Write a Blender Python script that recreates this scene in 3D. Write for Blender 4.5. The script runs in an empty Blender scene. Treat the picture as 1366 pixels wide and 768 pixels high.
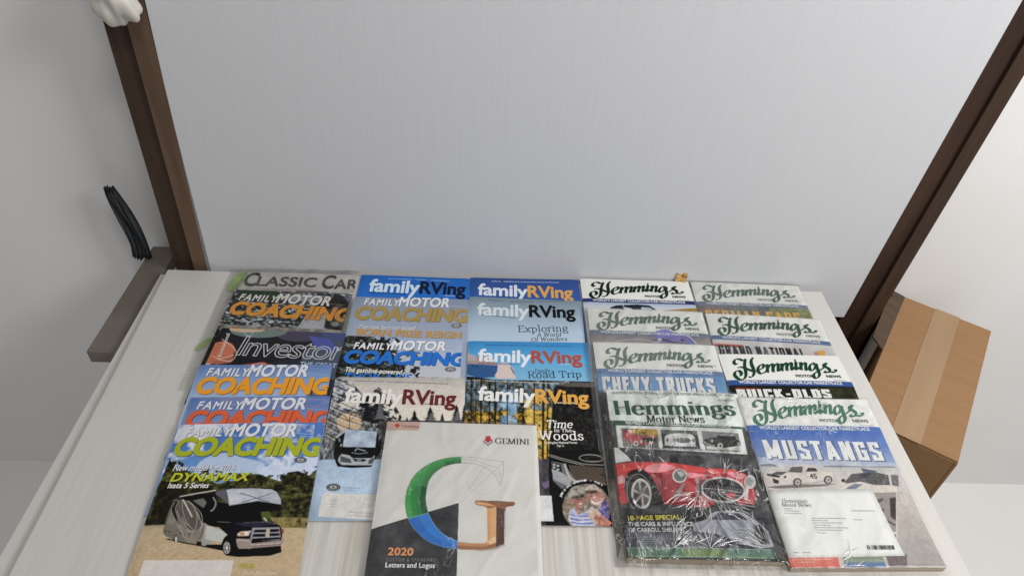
import bpy, bmesh, math, random
import numpy as np
from mathutils import Vector, Matrix
random.seed(4); rng = np.random.default_rng(7)
S = bpy.context.scene; COL = S.collection

# ------------------------------------------------------------------ camera, world, lamps, exposure
FPX, PIT, ROL, CH = 930.71, 0.70850, 0.065357, 0.84776
F_ = np.array([0, math.cos(PIT), -math.sin(PIT)]); R0 = np.array([1., 0, 0]); U0 = np.cross(R0, F_)
R_ = math.cos(ROL)*R0 + math.sin(ROL)*U0; U_ = -math.sin(ROL)*R0 + math.cos(ROL)*U0
CO = np.array([0, 0, CH])
cd = bpy.data.cameras.new('camera'); cam = bpy.data.objects.new('camera', cd); COL.objects.link(cam); S.camera = cam
cd.sensor_width = 36; cd.lens = 36*FPX/1366; cd.clip_end = 60; cd.clip_start = .02
m4 = Matrix.Identity(4)
for i in range(3): m4[i][0] = R_[i]; m4[i][1] = U_[i]; m4[i][2] = -F_[i]; m4[i][3] = CO[i]
cam.matrix_world = m4
W = bpy.data.worlds.new('World'); S.world = W; W.use_nodes = True
W.node_tree.nodes['Background'].inputs[0].default_value = (.96, .97, .985, 1)
W.node_tree.nodes['Background'].inputs[1].default_value = .225
def lamp(name, loc, target, size, sy, energy, color):
    l = bpy.data.lights.new(name, 'AREA'); l.shape = 'RECTANGLE'; l.size = size; l.size_y = sy; l.energy = energy; l.color = color
    o = bpy.data.objects.new(name, l); COL.objects.link(o); o.location = loc
    o.rotation_euler = (Vector(target)-Vector(loc)).to_track_quat('-Z', 'Y').to_euler(); return o
lamp('window_light', (1.45, .12, 1.45), (.25, .95, .1), .75, .65, 26.5, (1, .995, .985))
lamp('ceiling_light', (.35, -.3, 2.3), (.1, .9, 0), .6, .3, 15, (1, .99, .97))
S.view_settings.view_transform = 'Standard'; S.view_settings.look = 'None'; S.view_settings.exposure = 0; S.view_settings.gamma = 1
S.cycles.transparent_max_bounces = 24; S.cycles.max_bounces = 8

# ------------------------------------------------------------------ helpers
def lin(c):
    c = np.asarray(c, float)/255.
    return np.where(c <= .04045, c/12.92, ((c+.055)/1.055)**2.4)
def mesh_obj(name, verts, faces, mat=None, parent=None, smooth=False):
    me = bpy.data.meshes.new(name); me.from_pydata([tuple(map(float, v)) for v in verts], [], faces); me.update()
    if mat: me.materials.append(mat)
    if smooth: me.shade_smooth()
    o = bpy.data.objects.new(name, me); COL.objects.link(o)
    if parent: o.parent = parent
    return o
def bm_obj(name, bm, mat=None, parent=None, bevel=0, smooth=False):
    if bevel: bmesh.ops.bevel(bm, geom=bm.edges[:], offset=bevel, segments=2, affect='EDGES', profile=.7)
    bmesh.ops.recalc_face_normals(bm, faces=bm.faces[:])
    me = bpy.data.meshes.new(name); bm.to_mesh(me); bm.free()
    if mat: me.materials.append(mat)
    if smooth: me.shade_smooth()
    o = bpy.data.objects.new(name, me); COL.objects.link(o)
    if parent: o.parent = parent
    return o
def prism(poly, z0, z1, bm=None):
    bm = bm or bmesh.new()
    a = [bm.verts.new((x, y, z0)) for x, y in poly]; b = [bm.verts.new((x, y, z1)) for x, y in poly]
    n = len(poly); bm.faces.new(a[::-1]); bm.faces.new(b)
    for i in range(n): bm.faces.new((a[i], a[(i+1) % n], b[(i+1) % n], b[i]))
    return bm
def tag(o, label=None, cat=None, group=None, kind=None):
    if label: o['label'] = label
    if cat: o['category'] = cat
    if group: o['group'] = group
    if kind: o['kind'] = kind
    return o
def nodes(name):
    m = bpy.data.materials.new(name); m.use_nodes = True; nt = m.node_tree
    return m, nt, nt.nodes['Principled BSDF'], (lambda t, **k: _nn(nt, t, k)), nt.links.new
def _nn(nt, t, k):
    n = nt.nodes.new(t)
    for a, b in k.items(): setattr(n, a, b)
    return n
def noisy(name, c1, c2, scale=(8, 8, 8), rough=.6, bump=0, detail=6, spec=.4, lo=.35, hi=.65, bscale=None, bdist=.002):
    m, nt, P, N, L = nodes(name)
    tc = N('ShaderNodeTexCoord'); mp = N('ShaderNodeMapping'); mp.inputs['Scale'].default_value = scale
    L(tc.outputs['Object'], mp.inputs['Vector'])
    no = N('ShaderNodeTexNoise'); no.inputs['Detail'].default_value = detail; no.inputs['Scale'].default_value = 1; L(mp.outputs[0], no.inputs['Vector'])
    r = N('ShaderNodeValToRGB'); r.color_ramp.elements[0].position = lo; r.color_ramp.elements[1].position = hi
    r.color_ramp.elements[0].color = (*lin(c1), 1); r.color_ramp.elements[1].color = (*lin(c2), 1)
    L(no.outputs[0], r.inputs[0]); L(r.outputs[0], P.inputs['Base Color'])
    P.inputs['Roughness'].default_value = rough; P.inputs['Specular IOR Level'].default_value = spec
    if bump:
        b = N('ShaderNodeBump'); b.inputs['Strength'].default_value = bump; b.inputs['Distance'].default_value = bdist
        L(no.outputs[0], b.inputs['Height']); L(b.outputs[0], P.inputs['Normal'])
    return m

def board_material(name, base, streak, seam=1.0, rough=.42, k=1., worn=None):
    """white painted plywood: long grain streaks, faint grime clouds, tiny specks"""
    m, nt, P, N, L = nodes(name)
    tc = N('ShaderNodeTexCoord')
    def noise(scale, detail=4, r=.5):
        mp = N('ShaderNodeMapping'); mp.inputs['Scale'].default_value = scale; L(tc.outputs['Object'], mp.inputs['Vector'])
        no = N('ShaderNodeTexNoise'); no.inputs['Scale'].default_value = 1; no.inputs['Detail'].default_value = detail; no.inputs['Roughness'].default_value = r
        L(mp.outputs[0], no.inputs['Vector']); return no
    def ramp(src, lo, hi, c0=(0, 0, 0, 1), c1=(1, 1, 1, 1)):
        r = N('ShaderNodeValToRGB'); r.color_ramp.elements[0].position = lo; r.color_ramp.elements[1].position = hi
        r.color_ramp.elements[0].color = c0; r.color_ramp.elements[1].color = c1; L(src.outputs[0], r.inputs[0]); return r
    def mix(a, b, fac):
        x = N('ShaderNodeMix', data_type='RGBA'); L(a, x.inputs[6]); 
        if isinstance(b, tuple): x.inputs[7].default_value = b
        else: L(b, x.inputs[7])
        if isinstance(fac, float): x.inputs[0].default_value = fac
        else: L(fac, x.inputs[0])
        return x.outputs[2]
    g1 = noise(seam[0], 5, .55); g2 = noise(seam[1], 6, .6); cl = noise((3, 3, 3), 4); sp = noise((170, 170, 170), 1)
    gr = noise(seam[2], 3, .5)
    base4 = (*lin(base), 1); st4 = (*lin(streak), 1); dk4 = (*(lin(streak)*.72), 1)
    r1 = ramp(g1, .42, .66, base4, st4)
    c = mix(r1.outputs[0], (*np.minimum(lin(base)*(1+.10*k), .86), 1), ramp(g2, .55, .75).outputs[0])
    if worn:      # paint worn thin in one patch, where the grain shows more
        ds = N('ShaderNodeVectorMath', operation='DISTANCE'); L(tc.outputs['Object'], ds.inputs[0]); ds.inputs[1].default_value = (*worn, 0)
        wm = N('ShaderNodeMapRange'); L(ds.outputs['Value'], wm.inputs[0]); wm.inputs[1].default_value = .62; wm.inputs[2].default_value = .30; wm.inputs[3].default_value = .12; wm.inputs[4].default_value = 1.
        rg = N('ShaderNodeRGB'); rg.outputs[0].default_value = base4; c = mix(rg.outputs[0], c, wm.outputs[0])
    mr = N('ShaderNodeMath', operation='MULTIPLY'); L(ramp(gr, .58, .66).outputs[0], mr.inputs[0]); mr.inputs[1].default_value = .35*k*k
    c = mix(c, dk4, mr.outputs[0])
    m2 = N('ShaderNodeMath', operation='MULTIPLY'); L(ramp(cl, .5, .75).outputs[0], m2.inputs[0]); m2.inputs[1].default_value = .35*k
    c = mix(c, st4, m2.outputs[0])
    spk = ramp(sp, .80, .84)
    c = mix(c, (*lin((120, 108, 96)), 1), spk.outputs[0])
    L(c, P.inputs['Base Color']); P.inputs['Roughness'].default_value = rough
    ad = N('ShaderNodeMath', operation='ADD'); L(g1.outputs[0], ad.inputs[0]); L(g2.outputs[0], ad.inputs[1])
    b = N('ShaderNodeBump'); b.inputs['Strength'].default_value = .35*k; b.inputs['Distance'].default_value = .0010
    L(ad.outputs[0], b.inputs['Height']); L(b.outputs[0], P.inputs['Normal'])
    return m

M_board = board_material('white_painted_board', (203, 200, 195), (182, 176, 165), ((110, 2.6, 4), (300, 5, 6), (210, 3, 4)), k=.55, worn=(.02, -.60))
M_panel = board_material('white_wall_panel', (211, 212, 215), (208, 209, 212), ((210, 4, 5), (420, 4, 12), (260, 4, 4)), .45, .06)
M_wall = noisy('white_plaster', (236, 235, 233), (239, 238, 236), (5, 5, 5), .7, .15)
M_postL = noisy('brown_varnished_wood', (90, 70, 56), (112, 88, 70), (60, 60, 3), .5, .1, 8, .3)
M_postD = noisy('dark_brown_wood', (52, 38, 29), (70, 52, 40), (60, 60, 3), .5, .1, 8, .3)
M_black = noisy('black_gap_shade', (14, 11, 9), (22, 18, 15), (20, 20, 20), .8)  # black carries the shade of the post gap and the void at right
M_post2 = noisy('shaded_brown_wood', (34, 22, 18), (66, 46, 34), (30, 30, 2.5), .55, .1, 8, .3)  # right post: brown wood with its shade put into the colour
M_shelf = noisy('taupe_painted_shelf', (104, 95, 88), (122, 113, 105), (8, 8, 8), .6)
M_card = noisy('corrugated_cardboard', (150, 116, 84), (156, 121, 88), (6, 60, 6), .8, .2, 5, .1)
M_tape = noisy('buff_packing_tape', (158, 128, 96), (166, 136, 104), (40, 4, 40), .3)
M_card_in = noisy('cardboard_inside', (84, 70, 60), (92, 78, 66), (6, 60, 6), .85, .2, 5, .1)
M_cloth = noisy('white_cloth', (205, 200, 190), (222, 218, 210), (30, 30, 30), .9, .2)
M_curtain = noisy('slate_curtain', (70, 74, 78), (104, 108, 112), (90, 90, 4), .85, .2)
M_floor = noisy('pale_floor', (236, 234, 231), (239, 237, 235), (6, 1.5, 6), .5, .1)
M_pages = None
def pages_material(name, c1, c2):
    m, nt, P, N, L = nodes(name)
    tc = N('ShaderNodeTexCoord'); mp = N('ShaderNodeMapping'); mp.inputs['Scale'].default_value = (3, 3, 2600); L(tc.outputs['Object'], mp.inputs['Vector'])
    no = N('ShaderNodeTexNoise'); no.inputs['Scale'].default_value = 1; no.inputs['Detail'].default_value = 3; L(mp.outputs[0], no.inputs['Vector'])
    r = N('ShaderNodeValToRGB'); r.color_ramp.elements[0].position = .35; r.color_ramp.elements[1].position = .65
    r.color_ramp.elements[0].color = (*lin(c1), 1); r.color_ramp.elements[1].color = (*lin(c2), 1)
    L(no.outputs[0], r.inputs[0]); L(r.outputs[0], P.inputs['Base Color']); P.inputs['Roughness'].default_value = .8
    return m
M_pages = pages_material('page_edges', (150, 144, 134), (214, 210, 202))
M_pages_dark = pages_material('page_edges_dark', (52, 44, 38), (120, 106, 92))
M_pages_news = pages_material('newsprint_edges', (148, 132, 112), (200, 188, 168))
def ink_material(name, rough, coat):
    m, nt, P, N, L = nodes(name)
    a = N('ShaderNodeAttribute', attribute_name='Col'); L(a.outputs['Color'], P.inputs['Base Color'])
    P.inputs['Roughness'].default_value = rough; P.inputs['Specular IOR Level'].default_value = .08
    P.inputs['Coat Weight'].default_value = coat; P.inputs['Coat Roughness'].default_value = .18
    tc = N('ShaderNodeTexCoord'); no = N('ShaderNodeTexNoise'); no.inputs['Scale'].default_value = 14; no.inputs['Detail'].default_value = 2
    L(tc.outputs['Object'], no.inputs['Vector']); b = N('ShaderNodeBump'); b.inputs['Strength'].default_value = .25; b.inputs['Distance'].default_value = .003
    L(no.outputs[0], b.inputs['Height']); L(b.outputs[0], P.inputs['Normal']); L(b.outputs[0], P.inputs['Coat Normal'])
    return m
M_ink = ink_material('printed_cover_stock', .5, .02)
def film_material(name, milk, gloss, tint=(.93, .93, .92), crease=.25, rough=.16):
    """clear polythene: see-through, faint haze, thin white crease lines painted in as glints, glossy by angle"""
    m, nt, P, N, L = nodes(name); nt.nodes.remove(P); out = nt.nodes['Material Output']
    tr = N('ShaderNodeBsdfTransparent'); tr.inputs[0].default_value = (.99, .99, .99, 1)
    gl = N('ShaderNodeBsdfGlossy'); gl.inputs['Roughness'].default_value = rough
    df = N('ShaderNodeBsdfDiffuse'); df.inputs[0].default_value = (*tint, 1)
    tc = N('ShaderNodeTexCoord')
    def noise(sc, det, dist):
        mp = N('ShaderNodeMapping'); mp.inputs['Scale'].default_value = sc; mp.inputs['Rotation'].default_value = (0, 0, .6); L(tc.outputs['Object'], mp.inputs['Vector'])
        no = N('ShaderNodeTexNoise'); no.inputs['Scale'].default_value = 1; no.inputs['Detail'].default_value = det; no.inputs['Distortion'].default_value = dist; L(mp.outputs[0], no.inputs['Vector']); return no.outputs[0]
    def math_(op, a, b=None, c=None):
        n = N('ShaderNodeMath', operation=op)
        for i_, x in enumerate((a, b, c)):
            if x is None: continue
            if isinstance(x, (int, float)): n.inputs[i_].default_value = x
            else: L(x, n.inputs[i_])
        return n.outputs[0]
    def mrange(x, a, b, c, d):
        n = N('ShaderNodeMapRange'); L(x, n.inputs[0]); n.inputs[1].default_value = a; n.inputs[2].default_value = b; n.inputs[3].default_value = c; n.inputs[4].default_value = d; return n.outputs[0]
    haze = mrange(noise((30, 30, 30), 3, 1.2), .35, .7, milk*.5, milk*1.6)
    line = mrange(math_('ABSOLUTE', math_('SUBTRACT', noise((60, 17, 20), 2, 1.5), .5)), .0, .012, 1., 0.)
    where = mrange(noise((13, 13, 13), 2, 0), .52, .66, 0., 1.)
    fac = math_('ADD', haze, math_('MULTIPLY', math_('MULTIPLY', line, where), crease))
    m1 = N('ShaderNodeMixShader'); L(fac, m1.inputs[0]); L(tr.outputs[0], m1.inputs[1]); L(df.outputs[0], m1.inputs[2])
    fr = N('ShaderNodeFresnel'); fr.inputs[0].default_value = 1.45
    m2 = N('ShaderNodeMixShader'); L(math_('MULTIPLY', fr.outputs[0], gloss), m2.inputs[0]); L(m1.outputs[0], m2.inputs[1]); L(gl.outputs[0], m2.inputs[2])
    L(m2.outputs[0], out.inputs[0]); return m
M_film = film_material('clear_mailing_film', .012, .55)
M_film_milky = film_material('cloudy_mailing_film', .06, .6)
M_film_shiny = film_material('wrinkled_shiny_film', .012, 1.3, crease=.7, rough=.1)
M_crease = film_material('painted_fold_glint', .24, 2.2, crease=0, rough=.12)  # pale diffuse colour paints the highlights along the folds
M_film_green = film_material('green_printed_film', .6, 1.2, tuple(lin((140, 168, 96))))

# ------------------------------------------------------------------ room frame: x along the board's back edge, y away from the viewer
AF = math.radians(2.8); OX, OY = 0., 1.009
def frame(o): o.location = (OX, OY, 0); o.rotation_euler = (0, 0, AF); return o

o = frame(mesh_obj('floor', [(-8, -6, -.78), (8, -6, -.78), (8, 3, -.78), (-8, 3, -.78)], [(0, 1, 2, 3)], M_floor)); tag(o, kind='structure')
o = frame(bm_obj('wall', prism([(-4, .114), (4, .114), (4, .21), (-4, .21)], -.78, 2.4), M_wall)); tag(o, kind='structure')

tb = frame(bpy.data.objects.new('display_table', None)); COL.objects.link(tb)
tag(tb, 'white painted board table with streaky grain that all the magazines lie on', 'table')
top = [(-.640, 0), (.594, 0), (.597, -.9), (-.606, -.9)]
bm_obj('tabletop', prism(top, -.010, 0), M_board, tb, .0012)
bm_obj('lower_board', prism([(-.655, -.002), (.590, -.002), (.592, -.9), (-.645, -.9)], -.026, -.0105), M_board, tb, .001)
for x, y in ((-.6, -.05), (.54, -.05), (.54, -.85), (-.58, -.85)):
    bm_obj('leg', prism([(x-.02, y-.02), (x+.02, y-.02), (x+.02, y+.02), (x-.02, y+.02)], -.78, -.0265), M_postD, tb)

# white panel standing behind the table (slightly out of square, as in the photograph)
bm = bmesh.new()
fr_ = [(-.578, .012, -.075), (.670, .012, -.075), (.722, .012, .9), (-.524, .012, .9)]
a = [bm.verts.new(p) for p in fr_]; b = [bm.verts.new((p[0], p[1]+.012, p[2])) for p in fr_]
bm.faces.new(a); bm.faces.new(b[::-1])
for i in range(4): bm.faces.new((a[i], b[i], b[(i+1) % 4], a[(i+1) % 4]))
o = frame(bm_obj('white_panel', bm, M_panel, None, .001)); tag(o, 'large white painted panel standing upright behind the magazines', 'panel')

def post(name, x0, x1, dx, y0, y1, z0, z1, mat, parent):
    bm = bmesh.new()
    lo = [bm.verts.new((x, y, z0)) for x, y in ((x0, y0), (x1, y0), (x1, y1), (x0, y1))]
    hi = [bm.verts.new((x+dx, y, z1)) for x, y in ((x0, y0), (x1, y0), (x1, y1), (x0, y1))]
    bm.faces.new(lo[::-1]); bm.faces.new(hi)
    for i in range(4): bm.faces.new((lo[i], lo[(i+1) % 4], hi[(i+1) % 4], hi[i]))
    return bm_obj(name, bm, mat, parent, .001)
pl = frame(bpy.data.objects.new('wooden_post', None)); COL.objects.link(pl)
tag(pl, 'brown wooden door post left of the white panel, pale strip beside a dark one', 'post')
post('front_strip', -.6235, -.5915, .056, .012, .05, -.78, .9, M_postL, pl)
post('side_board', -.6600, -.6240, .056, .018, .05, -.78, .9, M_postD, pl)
post('shadow_gap', -.5912, -.5790, .056, .0135, .05, -.78, .9, M_black, pl)  # black bar fills the open gap, its shade given as colour
pr = frame(bpy.data.objects.new('wooden_post', None)); COL.objects.link(pr)
tag(pr, 'brown wooden post, coloured dark for shade, at the right end of the white panel', 'post')
post('front_strip', .640, .683, .082, .026, .06, -.78, .9, M_post2, pr)
post('side_board', .6835, .712, .082, .020, .08, -.78, .9, M_postD, pr)
o = frame(bm_obj('shade_backboard', prism([(.50, .095), (.81, .095), (.81, .107), (.50, .107)], -.78, -.085), M_black)); tag(o, 'added black board that stands in for the shade behind right post and cardboard box', 'board')  # black sheet added where there is only shade

# shelf, drape and cloth at the far left
o = frame(bm_obj('low_shelf', prism([(-.712, -.19), (-.662, -.19), (-.662, .10), (-.712, .10)], -.05, -.025), M_shelf, None, .002)); tag(o, 'taupe low shelf at the left of the white board table', 'shelf')
bm = bmesh.new(); n = 26; rows = []
for j in range(13):
    t_ = j/12; z = -.0245+.16*t_; wd = .046*(1-.55*t_**2)
    rows.append([bm.verts.new((-.735+wd*.75*(i/n)+.004*math.sin(t_*5), .060+.007*math.sin(i*1.25)+.003*math.sin(i*.37+j*.5), z)) for i in range(n+1)])
for j in range(12):
    for i in range(n): bm.faces.new((rows[j][i], rows[j][i+1], rows[j+1][i+1], rows[j+1][i]))
bmesh.ops.solidify(bm, geom=bm.faces[:], thickness=.0012)
o = frame(bm_obj('folded_cloth', bm, M_curtain, None, 0, True)); tag(o, 'dark slate pleated cloth standing at the far left above the shelf', 'cloth')
bm = bmesh.new(); bmesh.ops.create_icosphere(bm, subdivisions=4, radius=1)
for v in bm.verts:
    c = v.co.copy(); k = 1+.12*math.sin(c.x*4+c.z*3)+.08*math.sin(c.y*7+c.z*5)+.05*math.sin(c.x*11)
    v.co = Vector((c.x*.030*k, c.y*.020*k, c.z*.034*k))
o = bm_obj('cloth_bundle', bm, M_cloth, None, 0, True); frame(o)
a_ = Vector((-.576, -.012, .494)); a_.rotate(Matrix.Rotation(AF, 3, 'Z')); o.location = Vector((OX, OY, 0))+a_
tag(o, 'white rounded bundle of cloth on top of the brown post, top left', 'cloth')

# closed cardboard carton beside the table on the right, one side flap lifted
bx = bpy.data.objects.new('cardboard_box', None); COL.objects.link(bx)
dX, dY = Vector((.813, -.582, 0)), Vector((.582, .813, 0)); c0 = Vector((.612, -.219, -.78))      # near left corner
rot = Matrix.Rotation(AF, 3, 'Z'); c0.rotate(rot); bx.location = Vector((OX, OY, 0))+c0; bx.rotation_euler = (0, 0, AF+math.atan2(-.582, .813))
tag(bx, 'brown cardboard box standing beside the right edge of the table', 'box')
bw, bl, bh = .17, .40, .68
bm_obj('side_panel', prism([(0, 0), (.005, 0), (.005, bl), (0, bl)], 0, bh), M_card, bx, .0008)
bm_obj('side_panel', prism([(bw-.005, 0), (bw, 0), (bw, bl), (bw-.005, bl)], 0, bh), M_card, bx, .0008)
bm_obj('end_panel', prism([(.0055, 0), (bw-.0055, 0), (bw-.0055, .005), (.0055, .005)], 0, bh), M_card, bx, .0008)
bm_obj('end_panel', prism([(.0055, bl-.005), (bw-.0055, bl-.005), (bw-.0055, bl), (.0055, bl)], 0, bh), M_card, bx, .0008)
bm_obj('top_flap', prism([(.001, .001), (bw/2-.001, .001), (bw/2-.001, bl-.001), (.001, bl-.001)], bh+.0005, bh+.005), M_card, bx, .0008)
bm_obj('top_flap', prism([(bw/2+.001, .001), (bw-.001, .001), (bw-.001, bl-.001), (bw/2+.001, bl-.001)], bh+.0005, bh+.005), M_card, bx, .0008)
bm_obj('packing_tape', prism([(bw/2-.024, -.0006), (bw/2+.024, -.0006), (bw/2+.024, bl+.0006), (bw/2-.024, bl+.0006)], bh+.0053, bh+.0057), M_tape, bx)
bm = bmesh.new(); q = [(0, .20, bh+.001), (0, bl, bh+.001), (-.030, bl-.01, bh+.012), (-.026, .22, bh+.008)]
a = [bm.verts.new(p) for p in q]; b = [bm.verts.new((p[0]+.001, p[1], p[2]+.004)) for p in q]; bm.faces.new(a); bm.faces.new(b[::-1])
for i in range(4): bm.faces.new((a[i], b[i], b[(i+1) % 4], a[(i+1) % 4]))
bm_obj('side_flap', bm, M_card_in, bx, .0006)

# ------------------------------------------------------------------ magazines: place on the table (x, y, turn, width, length)
POS = {
    'A1': (-0.4947, 0.9801, 0.0642, 0.206, 0.258),
    'A2': (-0.4953, 0.9257, 0.0460, 0.206, 0.258),
    'A3': (-0.4807, 0.8252, 0.0340, 0.206, 0.258),
    'A4': (-0.4843, 0.7380, 0.0850, 0.206, 0.258),
    'A5': (-0.4720, 0.6719, 0.0900, 0.206, 0.258),
    'A6': (-0.4682, 0.6197, 0.0988, 0.206, 0.258),
    'B1': (-0.2821, 0.9941, 0.0548, 0.203, 0.258),
    'B2': (-0.2798, 0.9289, 0.0635, 0.203, 0.258),
    'B3': (-0.2800, 0.8269, 0.0410, 0.203, 0.258),
    'B4': (-0.2676, 0.7318, 0.0698, 0.203, 0.244),
    'C1': (-0.0787, 1.0076, 0.0725, 0.203, 0.258),
    'C2': (-0.0756, 0.9507, 0.0287, 0.203, 0.258),
    'C3': (-0.0673, 0.8339, 0.0598, 0.203, 0.258),
    'C4': (-0.0623, 0.7443, 0.0602, 0.203, 0.248),
    'E1': (0.3406, 1.0347, 0.0321, 0.206, 0.258),
    'D1': (0.1284, 1.0223, 0.0508, 0.206, 0.258),
    'E2': (0.3510, 0.9389, 0.0096, 0.206, 0.258),
    'D2': (0.1377, 0.9328, 0.0329, 0.206, 0.258),
    'E3': (0.3519, 0.8295, 0.0729, 0.206, 0.258),
    'D3': (0.1426, 0.8396, 0.0470, 0.206, 0.258),
    'E4': (0.3620, 0.7282, 0.0732, 0.206, 0.267),
    'D4': (0.1573, 0.7277, 0.0460, 0.206, 0.268),
    'G': (-0.1709, 0.6498, 0.0537, 0.221, 0.285),
}
ORDER = ['A1','A2','A3','A4','A5','A6','B1','B2','B3','B4','C1','C2','C3','C4','E1','D1','E2','D2','E3','D3','E4','D4','G']
NS = 30
THK = dict(A=.003, B=.003, C=.003, D=.0065, E=.0065, G=.006); THX = {'D4': .012, 'E4': .012, 'A3': .0035}
def thick(n): return THX.get(n, THK[n[0]])
def majorant(s, g):
    h = []
    for p in zip(s, g):
        while len(h) > 1 and (h[-1][0]-h[-2][0])*(p[1]-h[-2][1])-(h[-1][1]-h[-2][1])*(p[0]-h[-2][0]) >= 0: h.pop()
        h.append(p)
    hx, hy = zip(*h); return np.interp(s, hx, hy)
TOP = {}
for n in ORDER:      # every magazine rests on those already lying below it in its column
    X, Y, a, w, l = POS[n]; u = np.array([math.cos(a), math.sin(a)]); v = np.array([math.sin(a), -math.cos(a)])
    s = np.linspace(0, l, NS); sup = np.zeros(NS)
    for q in np.linspace(.01, w-.01, 9):
        pts = np.array([X, Y])+u*q+s[:, None]*v
        for k_, top_ in TOP.items():
            if k_[0] != n[0] and n != 'G': continue
            X2, Y2, a2, w2, l2 = POS[k_]; d = pts-np.array([X2, Y2])
            uu = d@np.array([math.cos(a2), math.sin(a2)]); vv = d@np.array([math.sin(a2), -math.cos(a2)])
            ins = (uu >= -.001) & (uu <= w2+.001) & (vv >= 0) & (vv <= l2)
            sup = np.maximum(sup, np.where(ins, np.interp(vv, np.linspace(0, l2, NS), top_), 0))
    k = .6 if n != 'G' else 0
    TOP[n] = majorant(s, sup-k*s*s)+k*s*s+thick(n)+.0004

class Page:
    """one cover: maps reference drawing points to cover coordinates (u across, v down, both in widths)"""
    def __init__(s, n):
        s.n = n; s.X, s.Y, s.a, s.w, s.l = POS[n]; s.t = thick(n); s.top = TOP[n]; s.R = s.l/s.w
        s.ud = np.array([math.cos(s.a), math.sin(s.a)]); s.vd = np.array([math.sin(s.a), -math.cos(s.a)])
    def z(s, v): return np.interp(np.clip(np.asarray(v)*s.w, 0, s.l), np.linspace(0, s.l, NS), s.top)
    def uv(s, P):
        P = np.atleast_2d(np.asarray(P, float))
        D = F_+R_*((P[:, :1]-683)/FPX)-U_*((P[:, 1:]-384)/FPX)
        z = np.full(len(P), s.top.mean())
        for _ in range(8):
            Q = CO+D*((z-CO[2])/D[:, 2])[:, None]; d = Q[:, :2]-np.array([s.X, s.Y])
            uv = np.stack([d@s.ud, d@s.vd], 1)/s.w; z = s.z(uv[:, 1])
        return uv

def cr(pts, closed=False, n=8):      # catmull-rom
    P = np.asarray(pts, float)
    if len(P) < 3 and not closed: return P
    P = np.vstack([P[-1], P, P[0], P[1]]) if closed else np.vstack([2*P[0]-P[1], P, 2*P[-1]-P[-2]])
    out = []
    for i in range(1, len(P)-2):
        p0, p1, p2, p3 = P[i-1:i+3]
        for t in np.linspace(0, 1, n, endpoint=False):
            out.append(.5*((2*p1)+(-p0+p2)*t+(2*p0-5*p1+4*p2-p3)*t*t+(-p0+3*p1-3*p2+p3)*t**3))
    if not closed: out.append(P[-2])
    return np.array(out)
def ell(cx, cy, rx, ry, n=40, a0=0, a1=2*math.pi, rot=0):
    t = np.linspace(a0, a1, n, endpoint=(a1-a0 < 6.28)); x = rx*np.cos(t); y = ry*np.sin(t); c, s_ = math.cos(rot), math.sin(rot)
    return np.stack([cx+x*c-y*s_, cy+x*s_+y*c], 1)
def vnoise(U, V, f, octs=4, seed=0, stretch=(1, 1), gain=.5):
    r = np.random.default_rng(seed); out = np.zeros(U.shape); amp = 1; tot = 0
    for o_ in range(octs):
        G = r.random((97, 97)); x = U*f*stretch[0]; y = V*f*stretch[1]
        xi = np.floor(x).astype(int); yi = np.floor(y).astype(int); fx = x-xi; fy = y-yi; fx = fx*fx*(3-2*fx); fy = fy*fy*(3-2*fy)
        g = lambda a_, b_: G[np.mod(a_, 97), np.mod(b_, 97)]
        out += amp*((g(xi, yi)*(1-fx)+g(xi+1, yi)*fx)*(1-fy)+(g(xi, yi+1)*(1-fx)+g(xi+1, yi+1)*fx)*fy); tot += amp; amp *= gain; f = f*2.03
    return out/tot

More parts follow.
